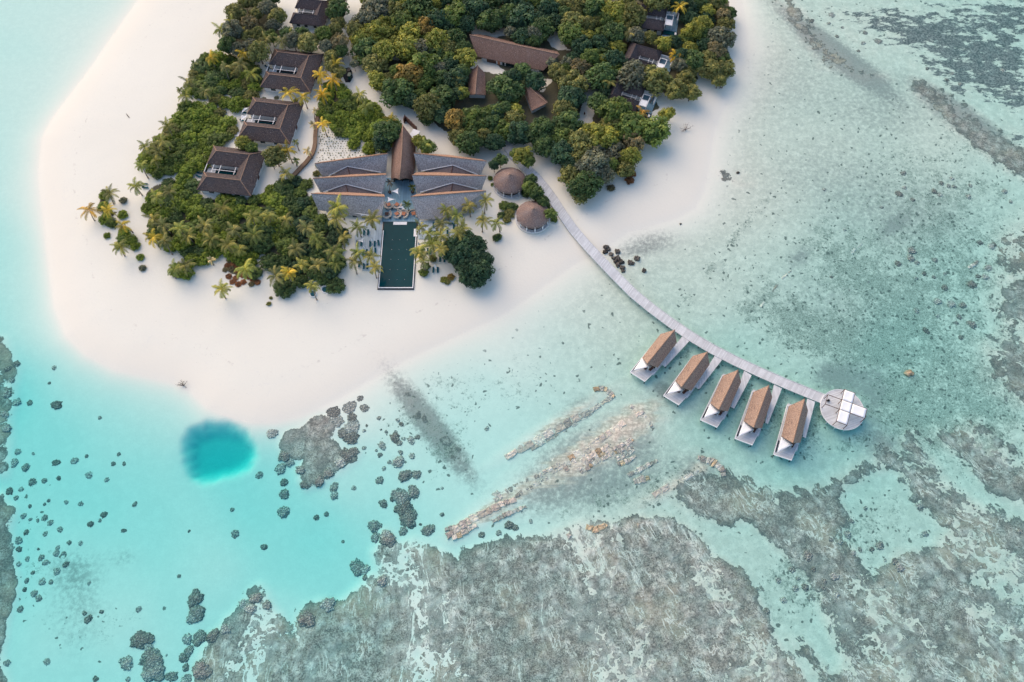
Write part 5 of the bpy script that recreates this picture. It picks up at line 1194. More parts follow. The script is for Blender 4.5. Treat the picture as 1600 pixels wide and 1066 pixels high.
        tree(x, y, r, tone)
    # the big dark bush beside the pool deck
    for x, y, r in ((712, 384, 4.4), (728, 380, 4.8), (743, 384, 4.2), (706, 398, 4.0), (722, 398, 5.0), (740, 402, 4.8), (756, 408, 3.6), (733, 420, 4.6), (752, 424, 4.6), (744, 436, 3.6), (730, 436, 3.0), (704, 388, 3.2)): tree(x, y, r, 'dark green', r + 1.4)
    for x, y, r in ((708, 404, 2.4), (716, 416, 2.2), (724, 428, 2.0)): tree(x, y, r, 'grey green', r + 1.2)
    # tall clumps among the villas in the north west
    tk = []
    for x, y, g in scatter(VD, 4.6, rng, (), 5, 3.5, tk, 900, lambda x, y, r_: r_.choice((3.6, 4.4, 5.4))): tree(x, y, g * .92, pick(rng, [('olive', 4), ('deep green', 3), ('mid green', 2), ('grey green', 3), ('brownish', 2)]))
    for x, y, g in scatter(VD2, 4, rng, (), 4, 3, tk, 200): tree(x, y, 3.2, pick(rng, [('olive', 2), ('deep green', 3), ('orange tipped', 1)]))
    autolabel(items, LAND, 'broadleaf tree'); print('trees', len(items))
def make_shrubs():
    rng = random.Random(5)
    bush = [crown_mesh('shrub_foliage', 300 + k, 40, 110, .062, flat=.62, low=-.15, spread=.74, cr=(.13, .23)) for k in range(5)]
    items = []
    stem = trunk_mesh('shrub_stem', 3, limbs=5)
    root = thing('shrub', (0, 0, 0), 0, 'x', 'shrub'); link(stem, 'stem', root); link(bush[0], 'foliage', root); first = [True]
    def shrub(px, py, r, tone, fl=.75):
        q = W(px, py, 1.5 + r * .5); o = root if first[0] else dup(root); first[0] = False
        o.location = (q.x, q.y, gz(q.x, q.y) - .05); o.rotation_euler = (0, 0, rng.uniform(0, 6.28)); o['group'] = 'shrubs of the island'
        for c in o.children:
            if c.name.startswith('stem'): c.scale = (r * .6, r * .6, r * .7)
            else: c.data = rng.choice(bush); c.scale = (r, r * rng.uniform(.85, 1.1), r * fl); c.location = (0, 0, r * .22 * fl); c.color = (*TONES[tone], 1)
        items.append((o, px, py, ('small ' if r < 1.6 else '') + tone))
    gf = lambda x, y, r_: r_.choice((2.8, 3.4, 4.2))
    tk = []
    zone = [(VA, [('fresh green', 7), ('mid green', 4), ('deep green', 3)]), (VB, [('fresh green', 6), ('mid green', 4), ('olive', 1)]), (VC, [('fresh green', 4), ('mid green', 3), ('olive', 2), ('deep green', 2)]), (VE, [('fresh green', 8), ('mid green', 2)])]
    for poly, wt in zone:
        for x, y, g in scatter(poly, 3.4, rng, [BROWNP], 2.5, 1.8, tk, 2600, gf):
            if poly is VA and x > 440 and y < 340: w2 = [('deep green', 5), ('mid green', 4), ('dark green', 3)]
            elif poly is VA and x > 440: w2 = [('deep green', 5), ('dark green', 3), ('mid green', 3)]
            else: w2 = wt
            shrub(x, y, g * .98, pick(rng, w2), rng.uniform(.6, .85))
    for x, y, r, tone in ((162, 303, 2.4, 'fresh green'), (160, 321, 2.3, 'fresh green'), (190, 334, 2.0, 'fresh green'), (163, 340, 2.5, 'fresh green'), (172, 346, 2.4, 'mid green'), (168, 330, 1.9, 'fresh green'), (193, 362, 2.3, 'fresh green'), (202, 374, 2.5, 'fresh green'), (190, 372, 2.2, 'mid green'), (210, 384, 2.0, 'fresh green'), (166, 367, 1.4, 'fresh green'), (184, 382, 1.7, 'mid green'), (218, 401, 1.5, 'fresh green'), (222, 418, 1.4, 'grey green'), (192, 312, 1.6, 'grey green'), (176, 350, 1.6, 'mid green'),
        (833, 297, 2.3, 'deep green'), (843, 309, 2.3, 'mid green'), (853, 322, 2.1, 'deep green'), (860, 332, 1.9, 'mid green'), (828, 287, 2.1, 'mid green'), (822, 300, 2.1, 'deep green'), (866, 341, 1.5, 'mid green'), (836, 290, 1.7, 'deep green'), (662, 425, 2.0, 'mid green'), (666, 415, 1.6, 'deep green'), (676, 403, 1.7, 'olive'), (776, 370, 1.8, 'deep green'), (779, 368, 1.2, 'mid green'), (420, 474, 1.0, 'olive'), (423, 465, .7, 'olive'), (694, 436, 1.4, 'yellow green'), (704, 432, 1.5, 'orange tipped'), (699, 440, 1.1, 'olive'), (788, 320, 2.2, 'mid green'), (796, 332, 2.0, 'olive'), (784, 335, 1.7, 'deep green'), (792, 342, 1.8, 'olive'), (800, 322, 2.2, 'deep green'), (766, 278, 1.2, 'mid green'), (770, 288, 1.0, 'mid green'),
        (382, 147, 1.2, 'grey green'), (392, 150, 1.4, 'grey green'), (400, 153, 1.3, 'olive'), (412, 154, 1.1, 'grey green'), (432, 152, 1.0, 'grey green'), (462, 156, 1.0, 'olive'), (512, 262, 1.5, 'yellow green'), (505, 268, 1.6, 'olive'), (498, 258, 1.3, 'olive'), (494, 270, 1.5, 'olive'), (1087, 120, 1.2, 'grey green'), (955, 292, 1.6, 'brownish'), (984, 280, 1.8, 'russet'), (988, 270, 1.6, 'russet')):
        shrub(x, y, r, tone)
    for x, y, g in scatter(BROWNP, 1.5, rng, (), 0, .6, [], 900): shrub(x, y, g * .8, pick(rng, [('russet', 5), ('brownish', 2)]), .38)
    autolabel(items, LAND, 'shrub'); print('shrubs', len(items))
PALMS = [(262.9,197),(254,221),(228,230),(247,238),(243,251),(221.6,259),(212,291.6),(245,308.5),(264,300),(239.4,343),(256,352.6),(320,352.6),(348,326),(280.7,358),(294,369.5),(331,373),(365,360),(395,339.5),(419.5,337.6),(447.7,343),(479.5,356),(397,367.6),(492.7,373),(240,371,'y'),(258,377),(449.5,236,'y'),(462.6,251,'s'),(489,195,'p'),(479.5,236,'p'),(447,272),(374.6,390.7),(384.6,421,'b'),(430.6,432),(450.8,426.6,'y'),(462,389),(471,415),(496.8,415),(525.5,412),(522.6,395),(496.8,374.9),(537,372),(289.8,415),(272.5,421),(345.8,452.5),(488,446.8),(171.9,303),(169,329,'y'),(140,329,'o'),(192,352,'y'),(189,386),(330,406.5,'p'),(356,383.5),(330,375),(528,324.5,'b'),(526,343),(559,355.4),(581.8,343),(559,394.6),(697.4,328.6),(713.9,336.9),(732.4,322.4),(759.3,314),(755,345),(775.8,349),(722,357.5),(689,351),(658,355.4),(670.5,365.8),(689,367.8),(716,365.8),(654,392.6),(520,394.6),(553,409.5),(579,401),(585,418),(656.8,398),(675.4,382.5,'b'),(689,390),(662,408),
 (524.5,101,'y'),(520.7,125.7,'Y'),(503.8,148,'Y'),(492.6,172.6,'p'),(451,146,'y'),(473.8,152,'y'),(451,56),(440,65.7),(470,69.4),(397,75),(378,48.8),(374,5,'s'),(363,17,'s'),(393,116,'b'),(562,148),(571,167),(612.7,189.5,'y'),(586,131,'p'),(344.5,47),(355.7,71),(380,84,'y'),(376,101),(331,90,'y'),(303,99.4,'s'),(280.7,140.7,'s'),(290,150),(320,144),(352,105),(294,129.5),(363,35.6),(1062,11,'y'),(1056,88,'Y'),(1022.6,148,'s'),(983,54),(951,127.6),(664,227,'b'),(1003,177,'o'),(504,195,'y'),(462,222,'s'),(500,118,'y'),(415,62)]
def make_palms():
    rng = random.Random(21)
    cr = [palm_crown('palm_crown', 40 + k, rng.randint(12, 15), rng.uniform(3.5, 4.2), rng.uniform(1.4, 2.1), .8) for k in range(6)]
    small = palm_crown('palm_crown', 70, 11, 2.4, 1.4, .6)
    root = None; items = []
    cols = {'': [(0.27, 0.275, 0.075), (0.23, 0.26, 0.07), (0.31, 0.29, 0.085), (0.22, 0.22, 0.08)], 'y': [(0.465, 0.364, 0.054)], 'Y': [(0.6, 0.4, 0.04)], 'o': [(0.403, 0.264, 0.062)], 'p': [(0.527, 0.449, 0.248)], 's': [(0.202, 0.225, 0.093)], 'b': [(0.32, 0.34, 0.08)]}
    nm = {'': 'green', 'y': 'yellowish', 'Y': 'bright golden', 'o': 'orange brown', 'p': 'pale dry', 's': 'thin', 'b': 'bushy bright'}
    for P_ in PALMS:
        px, py = P_[:2]; k = P_[2] if len(P_) > 2 else ''
        h = rng.uniform(4.2, 7.0) * (.62 if k in ('p', 's', 'o') else 1); zc = 1.5 + h
        q = W(px, py, zc); le = rng.uniform(.2, 1.3); a = rng.uniform(0, 6.28); bx, by = q.x + le * math.cos(a), q.y + le * math.sin(a); g = gz(bx, by)
        if root is None:
            root = thing('palm_tree', (0, 0, 0), 0, 'x', 'palm'); link(MB().tube([(0, 0, 0), (0, 0, 1)], 1).mesh('x', M_PALMBARK), 'trunk', root); link(cr[0], 'crown', root); o = root
        else: o = dup(root)
        o.location = (bx, by, g); o['group'] = 'coconut palms of the island'
        d = Vector((q.x - bx, q.y - by, zc - g))
        pts = []; rad = []
        for i in range(7): f = i / 6; pts.append((d.x * f ** 1.7, d.y * f ** 1.7, d.z * f - .15 * (i == 0))); rad.append(.19 - .09 * f + (.08 if i == 0 else 0))
        s = rng.uniform(.88, 1.12) * (.72 if k == 's' else .8 if k == 'p' else 1.22 if k == 'b' else 1)
        for c in o.children:
            if c.name.startswith('trunk'): c.data = MB().tube(pts, rad, 7).mesh('palm_trunk', M_PALMBARK, True)
            else: c.data = small if k in ('s', 'p') else rng.choice(cr); c.location = d; c.scale = (s, s, s); c.rotation_euler = (rng.uniform(-.12, .12), rng.uniform(-.12, .12), rng.uniform(0, 6.28)); c.color = (*rng.choice(cols[k]), 1)
        items.append((o, px, py, ('tall ' if h > 5.9 else '') + nm[k]))
    autolabel(items, LAND, 'palm'); print('palms', len(items))
    G = lambda x, y: (590 + x / 15.23, 280 + y / 15.23)
    for i, (bx, by, cx, cy, lab) in enumerate(((295, 330, 290, 80, 'grey leaning potted palm on the terrace by the left grey roof'), (835, 325, 822, 195, 'small potted palm on the terrace by the right grey roof'), (752, 785, 700, 600, 'bushy potted palm on the terrace beside the lower white sail'))):
        b = W(*G(bx, by), 1.68); q = W(*G(cx, cy), 1.68 + (3.4, 2.6, 3.2)[i]); q = b + Vector((q.x - b.x, q.y - b.y, q.z - b.z))
        p = thing('plant_pot', b, 0, ('dark round pot holding the grey leaning terrace palm', 'dark square pot holding the small terrace palm', 'dark oval pot holding the bushy terrace palm')[i], 'plant pot', 'dark pots on the terrace'); MB().lathe([(.42, 0), (.6, .55), (.55, .6), (.5, .55)], 16).build('shell', M_BLACK, p); MB().lathe([(.5, .5), (.4, .56)], 12).build('soil', M_BARK, p)
        t = thing('potted_palm', b + Vector((0, 0, .5)), 0, lab, 'palm'); d = q - b - Vector((0, 0, .5))
        MB().tube([(0, 0, 0), d * .4 + Vector((0, 0, .2)), d], [.14, .11, .08], 7).build('trunk', M_PALMBARK, t, True)
        c = link(small if i != 2 else cr[1], 'crown', t); c.location = d; c.scale = (.75,) * 3 if i != 2 else (.55,) * 3; c.color = (*((.2, .19, .16) if i == 0 else (.09, .11, .035) if i == 1 else (.11, .16, .04)), 1)
def make_small_plants():
    rng = random.Random(9)
    m = MB(); t = []
    for k in range(26):
        a = rng.uniform(0, 6.28); r = rng.uniform(.05, .3); leafquad(m, Vector((r * math.cos(a), r * math.sin(a), rng.uniform(.08, .4))), Vector((math.cos(a), math.sin(a), 1.2)).normalized(), .13, rng, t, rng.random())
    me = bpy.data.meshes.new('seedling'); me.from_pydata(m.v, [], m.f); settint(me, t); me.materials.append(M_LEAF)
    poly = [(500,184),(508,186),(530,208),(551,228),(575,236),(592,240),(598,243),(580,243),(560,246),(538,249),(515,254),(497,262),(494,250),(498,228),(499,205)]
    root = None; items = []
    ys = 186
    while ys < 264 and len(items) < 235:
        for i in range(40):
            x = 494 + i * 4.35 + (2.1 if int(ys * 10) % 2 else 0) + rng.uniform(-.8, .8); y = ys + rng.uniform(-.7, .7)
            if not inpoly(x, y, poly) or rng.random() < .14: continue
            if root is None: root = link(me, 'seedling'); root['category'] = 'seedling'; o = root
            else: o = root.copy(); COL.objects.link(o)
            o.location = ground_at(x, y); s = rng.uniform(.45, 1.0); o.scale = (s, s, s); o.rotation_euler = (0, 0, rng.uniform(0, 6)); c = rng.choice(('olive', 'mid green', 'brownish', 'deep green')); o.color = (*TONES[c], 1)
            items.append((o, x, y, ('larger ' if s > .78 else 'tiny ') + c))
        ys += 3.55
    for o, *_ in items: o['group'] = 'seedlings planted in rows on white sand'
    autolabel(items, [('curved timber wall', (493, 215)), ('left grey roofs', (550, 252)), ('green thicket', (545, 215)), ('tip of the planted sand', (502, 188)), ('grey roof corner', (495, 258))], 'seedling'); print('seedlings', len(items))
    # dead tree, driftwood log
    def branches(name, base, lab, cat, n, h, seed, col=M_DEAD):
        rg = random.Random(seed); t = thing(name, base, 0, lab, cat); b = MB()
        b.tube([(0, 0, -.2), (.1, .05, h * .3)], [.16, .11], 6); b.build('trunk', col, t)
        for k in range(n):
            a = rg.uniform(0, 6.28); l = h * rg.uniform(.6, 1.2); e = Vector((l * math.cos(a), l * math.sin(a), h * rg.uniform(.1, .7))); m = MB(); mid = e * .5 + Vector((rg.uniform(-.3, .3), rg.uniform(-.3, .3), .3))
            m.tube([(0, 0, h * .2), mid, e], [.09, .055, .015], 5)
            for j in range(4):
                f = rg.uniform(.35, .95); s = mid.lerp(e, f); e2 = s + Vector((rg.uniform(-1, 1), rg.uniform(-1, 1), rg.uniform(-.1, .5))) * l * .35; m.tube([s, s.lerp(e2, .5) + Vector((0, 0, .08)), e2], [.035, .022, .008], 4)
            m.build('branch', col, t)
    branches('dead_shrub', ground_at(1071, 204), 'bare grey dead shrub on the sand below the dark villas', 'dead shrub', 9, 2.6, 3)
    branches('dead_branch', ground_at(955, 297), 'bare twisted branches at the rim of the southern trees', 'branch', 6, 1.8, 8)
    branches('dead_branch', ground_at(1128, 138), 'bare grey twigs under the north east trees', 'branch', 7, 1.7, 12)
    branches('driftwood', ground_at(287, 603), 'dark tangled driftwood at the water edge of the beach tip', 'driftwood', 8, 1.6, 17, M_DKWOOD)
    p = ground_at(199.5, 181); MB().tube([(-.7, .9, .1), (0, 0, .16), (.8, -1.0, .1)], [.06, .14, .09], 7).build('log', M_DKWOOD).location = p; tag(bpy.data.objects['log'], 'dark log lying alone on the wide western beach', 'log')
# ------------------------------------------------------------------ coral heads, boulders, ledges of beach rock
def coral_mat(name, a, b, c, sc=1.0, crack=.45):
    t = NT(name); p = t.pos(); oi = t.n('ObjectInfo')
    f = t.noise(p, 2.1 * sc, 5, .7); vd = t.vor(p, 1.5 * sc, 'DISTANCE_TO_EDGE'); g = t.noise(p, .5, 3, .6)
    col = t.mix(t.step(f, .34, .7), a, b); col = t.mix(t.m_('MULTIPLY', t.step(g, .45, .75), .6), col, c)
    col = t.scale(col, t.m_('ADD', t.m_('MULTIPLY', t.step(vd, 0, .14), crack), 1 - crack))
    col = t.scale(col, t.m_('ADD', t.m_('MULTIPLY', oi.outputs['Random'], .7), .65))
    return t.fin(col, .95, .05, t.bump(t.m_('ADD', f, t.step(vd, 0, .3)), .8, .2))
M_CORAL = coral_mat('coral', (.18, .195, .185), (.54, .52, .46), (.40, .38, .325))
M_BOULDER = coral_mat('boulder', (.06, .06, .055), (.22, .195, .165), (.13, .12, .10))
M_SLAB = coral_mat('beach_rock', (.47, .41, .34), (.68, .61, .52), (.62, .52, .41), .5, .12)
M_SLABO = coral_mat('ochre_rock', (.43, .31, .19), (.64, .50, .35), (.56, .42, .27), .55, .2)
M_SLABG = coral_mat('grey_rock', (.36, .33, .29), (.60, .55, .48), (.50, .44, .37), .6, .15)
def rock_mesh(name, seed, mat, flat=.5, rough=.35, sub=4):
    bm = bmesh.new(); bmesh.ops.create_icosphere(bm, subdivisions=sub, radius=1)
    off = Vector((seed * 3.1, seed * 1.7, 0))
    for v in bm.verts:
        n = v.co.normalized(); k = 1 + rough * mnoise.noise(n * 1.6 + off) + .5 * rough * mnoise.noise(n * 3.7 + off) + .35 * rough * mnoise.noise(n * 8 + off)
        c = mnoise.voronoi(n * 3.2 + off)[0]; k += .28 * (.35 - min(c[0], .6))
        v.co = Vector((n.x * k, n.y * k, max(n.z, -.5) * k * flat))
    me = bpy.data.meshes.new(name); bm.to_mesh(me); bm.free(); me.materials.append(mat); me.polygons.foreach_set('use_smooth', [True] * len(me.polygons)); me.update(); return me
C1 = [(88,412,30),(135,610,32),(153,750,28),(150,850,33),(15,643,18),(152,685,22),(435,715,25),(436,757,24),(543,718,14),(388,862,14),(332,880,16),(522,272,36),(534,327,26),(602,278,24),(580,223,18),(483,415,32),(530,440,40),(540,380,40),(683,333,12),(787,343,12),(806,366,14),(600,403,10),(615,375,8),(694,396,6),(777,407,9),(722,408,9),(697,485,22),(768,440,28),(795,470,18),(823,447,10),(858,455,22),(898,438,15),(687,535,14),(668,510,8),(803,521,14),(790,575,33),(740,575,12),(710,610,13),(865,542,18),(826,650,35),(892,645,26),(688,677,22),(707,806,24),(805,770,50),(825,830,50),(845,890,50),(875,740,34),(760,775,18),(795,850,14),(655,930,36),(662,995,28),(955,953,34),(817,958,26),(722,985,34),(1033,720,8),(1033,866,12),(1283,390,13),(480,1015,9),(40,1045,17),(912,920,8),(600,497,12),(430,300,34),(450,350,36),(500,540,34),(540,520,30),(470,580,30),(400,640,30),(350,680,30),(270,700,26),(250,620,26),(160,540,32),(185,570,28),(1255,980,18),(1350,970,16),(1405,925,24),(1440,940,18),(1525,905,12)]
C2 = [(1435,857,20),(742,1020,14),(312,465,28),(157,455,17),(550,540,11),(303,790,20),(408,778,20),(133,815,22),(488,858,20),(586,883,14),(623,797,13),(685,795,11),(656,742,11),(475,752,11),(316,875,13),(238,888,16),(170,895,22),(108,935,14),(45,950,22),(80,985,14),(90,728,18),(176,738,9),(70,790,24),(270,347,9),(298,263,14),(360,1008,12),(440,1015,14),(158,1030,11),(262,1000,10),(240,1020,9),(1283,1050,12),(30,600,26),(20,520,22),(60,330,18),(85,240,20),(40,270,18),(30,410,24),(80,455,24)]
C3 = [(680,223,13),(1301,240,23),(1461,313,17),(570,135,18),(548,165,10),(495,185,17),(440,292,13),(378,288,13),(241,150,18),(272,178,17),(325,215,16),(243,240,14),(138,230,16),(122,140,16),(220,372,17),(305,348,18),(347,347,12),(313,318,13),(245,400,16),(310,447,20),(358,410,18),(143,380,14),(227,508,20),(277,508,13),(183,572,19),(208,600,18),(105,660,18),(128,550,13),(490,514,11),(990,475,11),(1045,225,8),(785,830,55),(815,870,25),(700,960,38),(840,940,60),(860,1000,55),(820,1020,40),(950,1030,30),(1080,605,45),(1090,680,45),(1065,710,35),(1345,635,25),(1035,825,28),(1110,820,40),(1180,810,35),(1045,890,28),(1015,930,28),(1120,1000,50),(1028,985,20),(1035,1055,30),(1252,775,30),(765,660,16),(560,675,12),(464,683,13),(485,715,22),(255,950,18),(30,960,20),(705,1050,14),(525,1048,16),(920,915,7),(90,280,22),(95,325,18),(90,410,16),(140,500,14),(175,455,11),(205,325,8),(160,160,10),(200,165,10),(1420,600,30),(1390,660,30),(1480,640,26)]
C4 = [(565,432,44),(605,440,30),(605,485,15),(395,640,42),(280,720,46),(700,505,30),(735,275,40)]
C5 = [(900,575,18),(980,222,13),(1310,690,25),(1385,650,20),(1345,645,14),(1120,785,22),(1260,805,20),(1310,910,25),(1250,985,14),(1055,947,18),(1003,836,16),(1120,866,11),(1355,458,16),(1400,600,22),(1225,903,12),(905,190,20),(935,155,13),(1100,175,17),(1130,195,15),(1197,105,13),(1180,145,14),(1290,203,16),(808,263,10),(603,388,9),(976,505,24),(970,545,22),(1005,570,14),(1105,555,16),(1160,630,10),(1160,708,18),(1045,630,14),(1000,655,10),(1100,650,12),(1435,470,14),(1525,232,12),(1490,175,16),(1300,143,12),(930,75,16),(1140,130,14),(1210,150,12),(10,75,10),(530,650,9),(735,675,7),(630,720,6),(1200,800,24),(1240,870,16),(1420,480,20)]
C6 = [(620,245,22),(578,290,14),(800,308,24),(755,328,14),(882,395,18),(910,430,24),(545,480,24),(400,365,26),(315,440,15),(235,500,16),(330,545,18),(385,540,20),(490,505,14),(485,545,15),(560,580,16),(265,610,18),(170,672,17),(310,445,16),(430,440,14),(720,100,12),(1020,90,18),(1050,240,18),(640,170,14),(525,275,12),(690,330,13),(830,390,9),(1575,230,14),(650,350,16),(345,490,12),(545,615,8)]   # lower right
C7 = [(490,1055,11),(420,120,14),(705,240,14),(790,232,20),(530,85,18),(560,205,12),(515,133,11),(1480,393,14),(1170,445,12),(1245,470,14),(715,185,14),(680,285,10),(590,155,10),(1060,383,10),(1200,410,12)]  # upper right corner
M_LAND = [('blue hole', (340, 705)), ('beach tip', (395, 655)), ('left edge of the photo', (10, 640)), ('lower left corner', (20, 1040)), ('grey coral patch', (500, 700)), ('dark diagonal rubble bank', (675, 670)), ('lone lagoon head', (366, 832)), ('reef point near the bottom', (410, 925)), ('reef cape', (600, 850)), ('lower end of the rock ledges', (700, 838)), ('upper end of the rock ledges', (1000, 640)), ('round deck', (1316, 640)), ('last water villa', (1240, 670)), ('first water villa', (1025, 555)), ('sand channel in the reef', (1210, 890)), ('pale sand basin', (1390, 810)), ('right edge of the photo', (1590, 450)), ('upper right corner', (1580, 30)), ('dark seaweed patch', (1370, 440)), ('rubble bank by the east lagoon', (1500, 190)), ('orange brown rock', (1421, 583)), ('boardwalk landing', (950, 400)), ('pair of islets of coral', (302, 945)), ('coral cluster at the bottom', (240, 1030))]
def seabed_z(px, py):
    q = W(px, py, 0); ok = GB.ray_cast(Vector((q.x, q.y, 20)), Vector((0, 0, -1)))
    return ok[0].z if ok[0] is not None else -.6
def make_corals():
    rng = random.Random(3)
    ms = [rock_mesh('coral_colony', k, M_CORAL, rng.uniform(.26, .36), .45) for k in range(6)]
    items = []
    def put(px, py, r_px, name='coral_colony', mlist=ms, sink=.25, group='coral heads in the lagoon', cat='coral', adj=None):
        q = W(px, py, -.4); d = (W(px + r_px, py, -.4) - q).length * .98; zb = seabed_z(px, py)
        o = link(rng.choice(mlist), name); o.location = (q.x, q.y, zb + d * .02); s = rng.uniform(.85, 1.12); o.scale = (d * s, d / s, min(d * .6, 1.2) if zb > -1.6 else d * .65); o.rotation_euler = (0, 0, rng.uniform(0, 6.28))
        top = o.location.z + o.scale.z * .42
        if top > -.08 and name == 'coral_colony': o.scale.z = max(.1, (-.08 - o.location.z) / .42)
        if r_px < 3.4: adj2 = 'tiny'
        elif r_px < 6: adj2 = 'small'
        elif r_px < 10: adj2 = 'round'
        else: adj2 = 'large'
        tag(o, 'x', cat, group); items.append((o, px, py, adj or adj2)); return o
    for L, ox, oy, sc in ((C1, 400, 560, 3.553), (C2, 0, 500, 3.553), (C3, 0, 766, 3.553), (C4, 400, 766, 3.553), (C5, 1150, 250, 3.553), (C6, 1150, 766, 3.553), (C7, 1150, 0, 3.553)):
        for x, y, r in L: put(ox + x / sc, oy + y / sc, r / sc)
    autolabel(items, M_LAND, 'coral head')
    o = rock_mesh('brown_rock', 21, M_SLABO, .4, .5); b = link(o, 'coral_rock'); q = W(1421.5, 583, -.3); b.location = (q.x, q.y, -.35); b.scale = (1.3, .95, .8); tag(b, 'orange brown rock alone in the lagoon right of the round deck', 'rock')
    items.clear()
    bs = [rock_mesh('boulder', 50 + k, M_BOULDER, .7, .5, 3) for k in range(4)]
    for x, y, r in [(412,590,22),(408,617,20),(447,635,18),(487,615,22),(490,655,20),(475,680,16),(515,685,22),(490,702,20),(520,720,20),(525,742,16),(572,688,22),(592,694,14),(620,662,24),(665,740,18),(460,660,16),(500,672,18),(430,602,16),(908,432,8),(1290,90,10)]:
        o = put(850 + x / 4.263, 250 + y / 4.263, r / 4.263 * .9, 'boulder', bs, group='dark boulders by the boardwalk', cat='boulder'); o.scale.z = o.scale.x * .8; o.location.z += .15
    autolabel(items, [('boardwalk landing', (945, 390)), ('boulder pile', (963, 410)), ('east lagoon shore', (1075, 352)), ('outer edge of the pile', (995, 405))], 'boulder'); items.clear()
    print('corals done')
def slab(pts, z0, z1, mat, rng):
    """one broken slab of rock: irregular outline, rounded upper edge"""
    n = len(pts); c = sum(pts, Vector()) / n; tilt = Vector((rng.uniform(-.05, .05), rng.uniform(-.05, .05)))
    rings = [(1.0, z0), (1.02, z1 - .22), (.97, z1 - .07), (.86, z1), (.45, z1 + .05)]
    vs = []
    for k, z in rings:
        for p in pts: d = (p - c) * k; vs.append((d.x, d.y, z + d.x * tilt.x + d.y * tilt.y + rng.uniform(-.03, .03)))
    fs = [(i * n + j, i * n + (j + 1) % n, (i + 1) * n + (j + 1) % n, (i + 1) * n + j) for i in range(len(rings) - 1) for j in range(n)] + [tuple((len(rings) - 1) * n + j for j in range(n)), tuple(range(n - 1, -1, -1))]
    o = MB().add(vs, fs).build('beach_rock', mat, None, False); o.location = (c.x, c.y, 0); return o
def make_ledges():
    rng = random.Random(8); Z7 = lambda x, y: (690 + x / 3.553, 580 + y / 3.553)
    # polyline in the detail picture, width there, rows, slab length (m), material weights, top height
    S = [([(350, 478), (500, 400), (700, 285), (850, 205), (945, 140)], 50, 1, 2.6, 'gs', -.12, 'pale ledge, uppermost of the rock strips'),
         ([(480, 440), (600, 372), (740, 292), (880, 200)], 30, 1, 2.2, 'gs', -.3, 'upper pale ledge beside its lower edge'),
         ([(560, 555), (700, 462), (840, 350), (960, 260), (1040, 205)], 74, 2, 3.4, 's', -.26, 'broad smooth pale ledge amid the rock strips'),
         ([(690, 492), (820, 418), (940, 338), (1030, 275), (1105, 232)], 44, 1, 1.9, 's', .02, 'sharp tan ledge below the broad pale one'),
         ([(560, 565), (650, 520), (720, 480)], 34, 1, 1.3, 's', -.1, 'tan ledge where the strips join'),
         ([(600, 570), (700, 510), (800, 468), (900, 410), (1000, 340)], 34, 1, 1.4, 'g', -.08, 'broken ledge below the sharp tan one'),
         ([(680, 548), (780, 500), (880, 440), (960, 395)], 40, 1, 1.3, 's', .0, 'lowest tan ledge of the upper strips'),
         ([(760, 560), (850, 495), (930, 452), (1000, 425), (1060, 378)], 56, 2, 1.0, 'gggo', .0, 'rubbly ochre rocks at the right of the ledges'),
         ([(960, 480), (1020, 455), (1070, 430)], 60, 2, 1.0, 'g', -.1, 'grey rubble at the right end of the ledges'),
         ([(970, 520), (1030, 500), (1080, 470)], 30, 1, .9, 'ggo', -.05, 'brown rubble below the ledge ends'),
         ([(20, 920), (120, 850), (240, 785), (330, 740), (420, 712)], 46, 1, 1.9, 'ssg', .04, 'ochre ledge at the lower left end'),
         ([(50, 930), (130, 890), (200, 855)], 36, 1, 1.5, 's', -.02, 'lowest tan ledge at the lower left end'),
         ([(10, 880), (80, 862), (130, 830)], 24, 1, 1.0, 'g', -.1, 'small grey slabs at the lower left end'),
         ([(290, 720), (380, 660), (470, 610), (560, 570)], 38, 1, 1.2, 'g', -.16, 'grey ledge linking both rock groups'),
         ([(400, 700), (470, 660), (540, 620), (590, 590)], 30, 1, 1.2, 'g', -.14, 'lower grey ledge linking both rock groups'),
         ([(280, 835), (350, 800), (420, 770), (470, 750)], 30, 1, 1.2, 'gg', -.08, 'small slabs under the ochre ledge'),
         ([(290, 705), (320, 665)], 44, 1, 1.3, 'g', -.2, 'grey rock above the ochre ledge'),
         ([(1165, 700), (1230, 660), (1300, 622), (1380, 578), (1440, 540)], 36, 1, 2.0, 'ssg', -.1, 'separate tan ledge toward the water villas'),
         ([(1030, 580), (1090, 550), (1150, 520), (1200, 495)], 30, 1, 1.1, 'g', -.15, 'short grey ledge between the rock groups'),
         ([(1060, 620), (1110, 600), (1160, 590)], 40, 1, 1.2, 'ggo', -.15, 'brownish rocks left of the separate ledge'),
         ([(1420, 480), (1500, 500), (1560, 545), (1570, 585)], 46, 1, 1.3, 'ggo', -.02, 'ochre rocks under the fourth water villa'),
         ([(690, 920), (720, 905)], 30, 1, 1.1, 'go', .0, 'small ochre rocks on the lower reef'),
         ([(790, 860), (850, 880), (920, 855)], 40, 1, 1.5, 'o', .02, 'three orange rocks on the lower reef'),
         ([(1075, 860), (1100, 855)], 34, 1, 1.2, 's', -.02, 'single tan rock on the lower reef'),
         ([(840, 105), (880, 95), (920, 105), (960, 145)], 34, 1, 1.2, 'ggo', -.05, 'dark rocks at the upper ledge head'),
         ([(1040, 190), (1100, 220), (1150, 270), (1165, 310)], 30, 1, 1.0, 'g', -.05, 'grey rocks round the ledge head')]
    Zb = lambda x, y: (1150 + x / 3.553, 250 + y / 3.553); n_all = 0
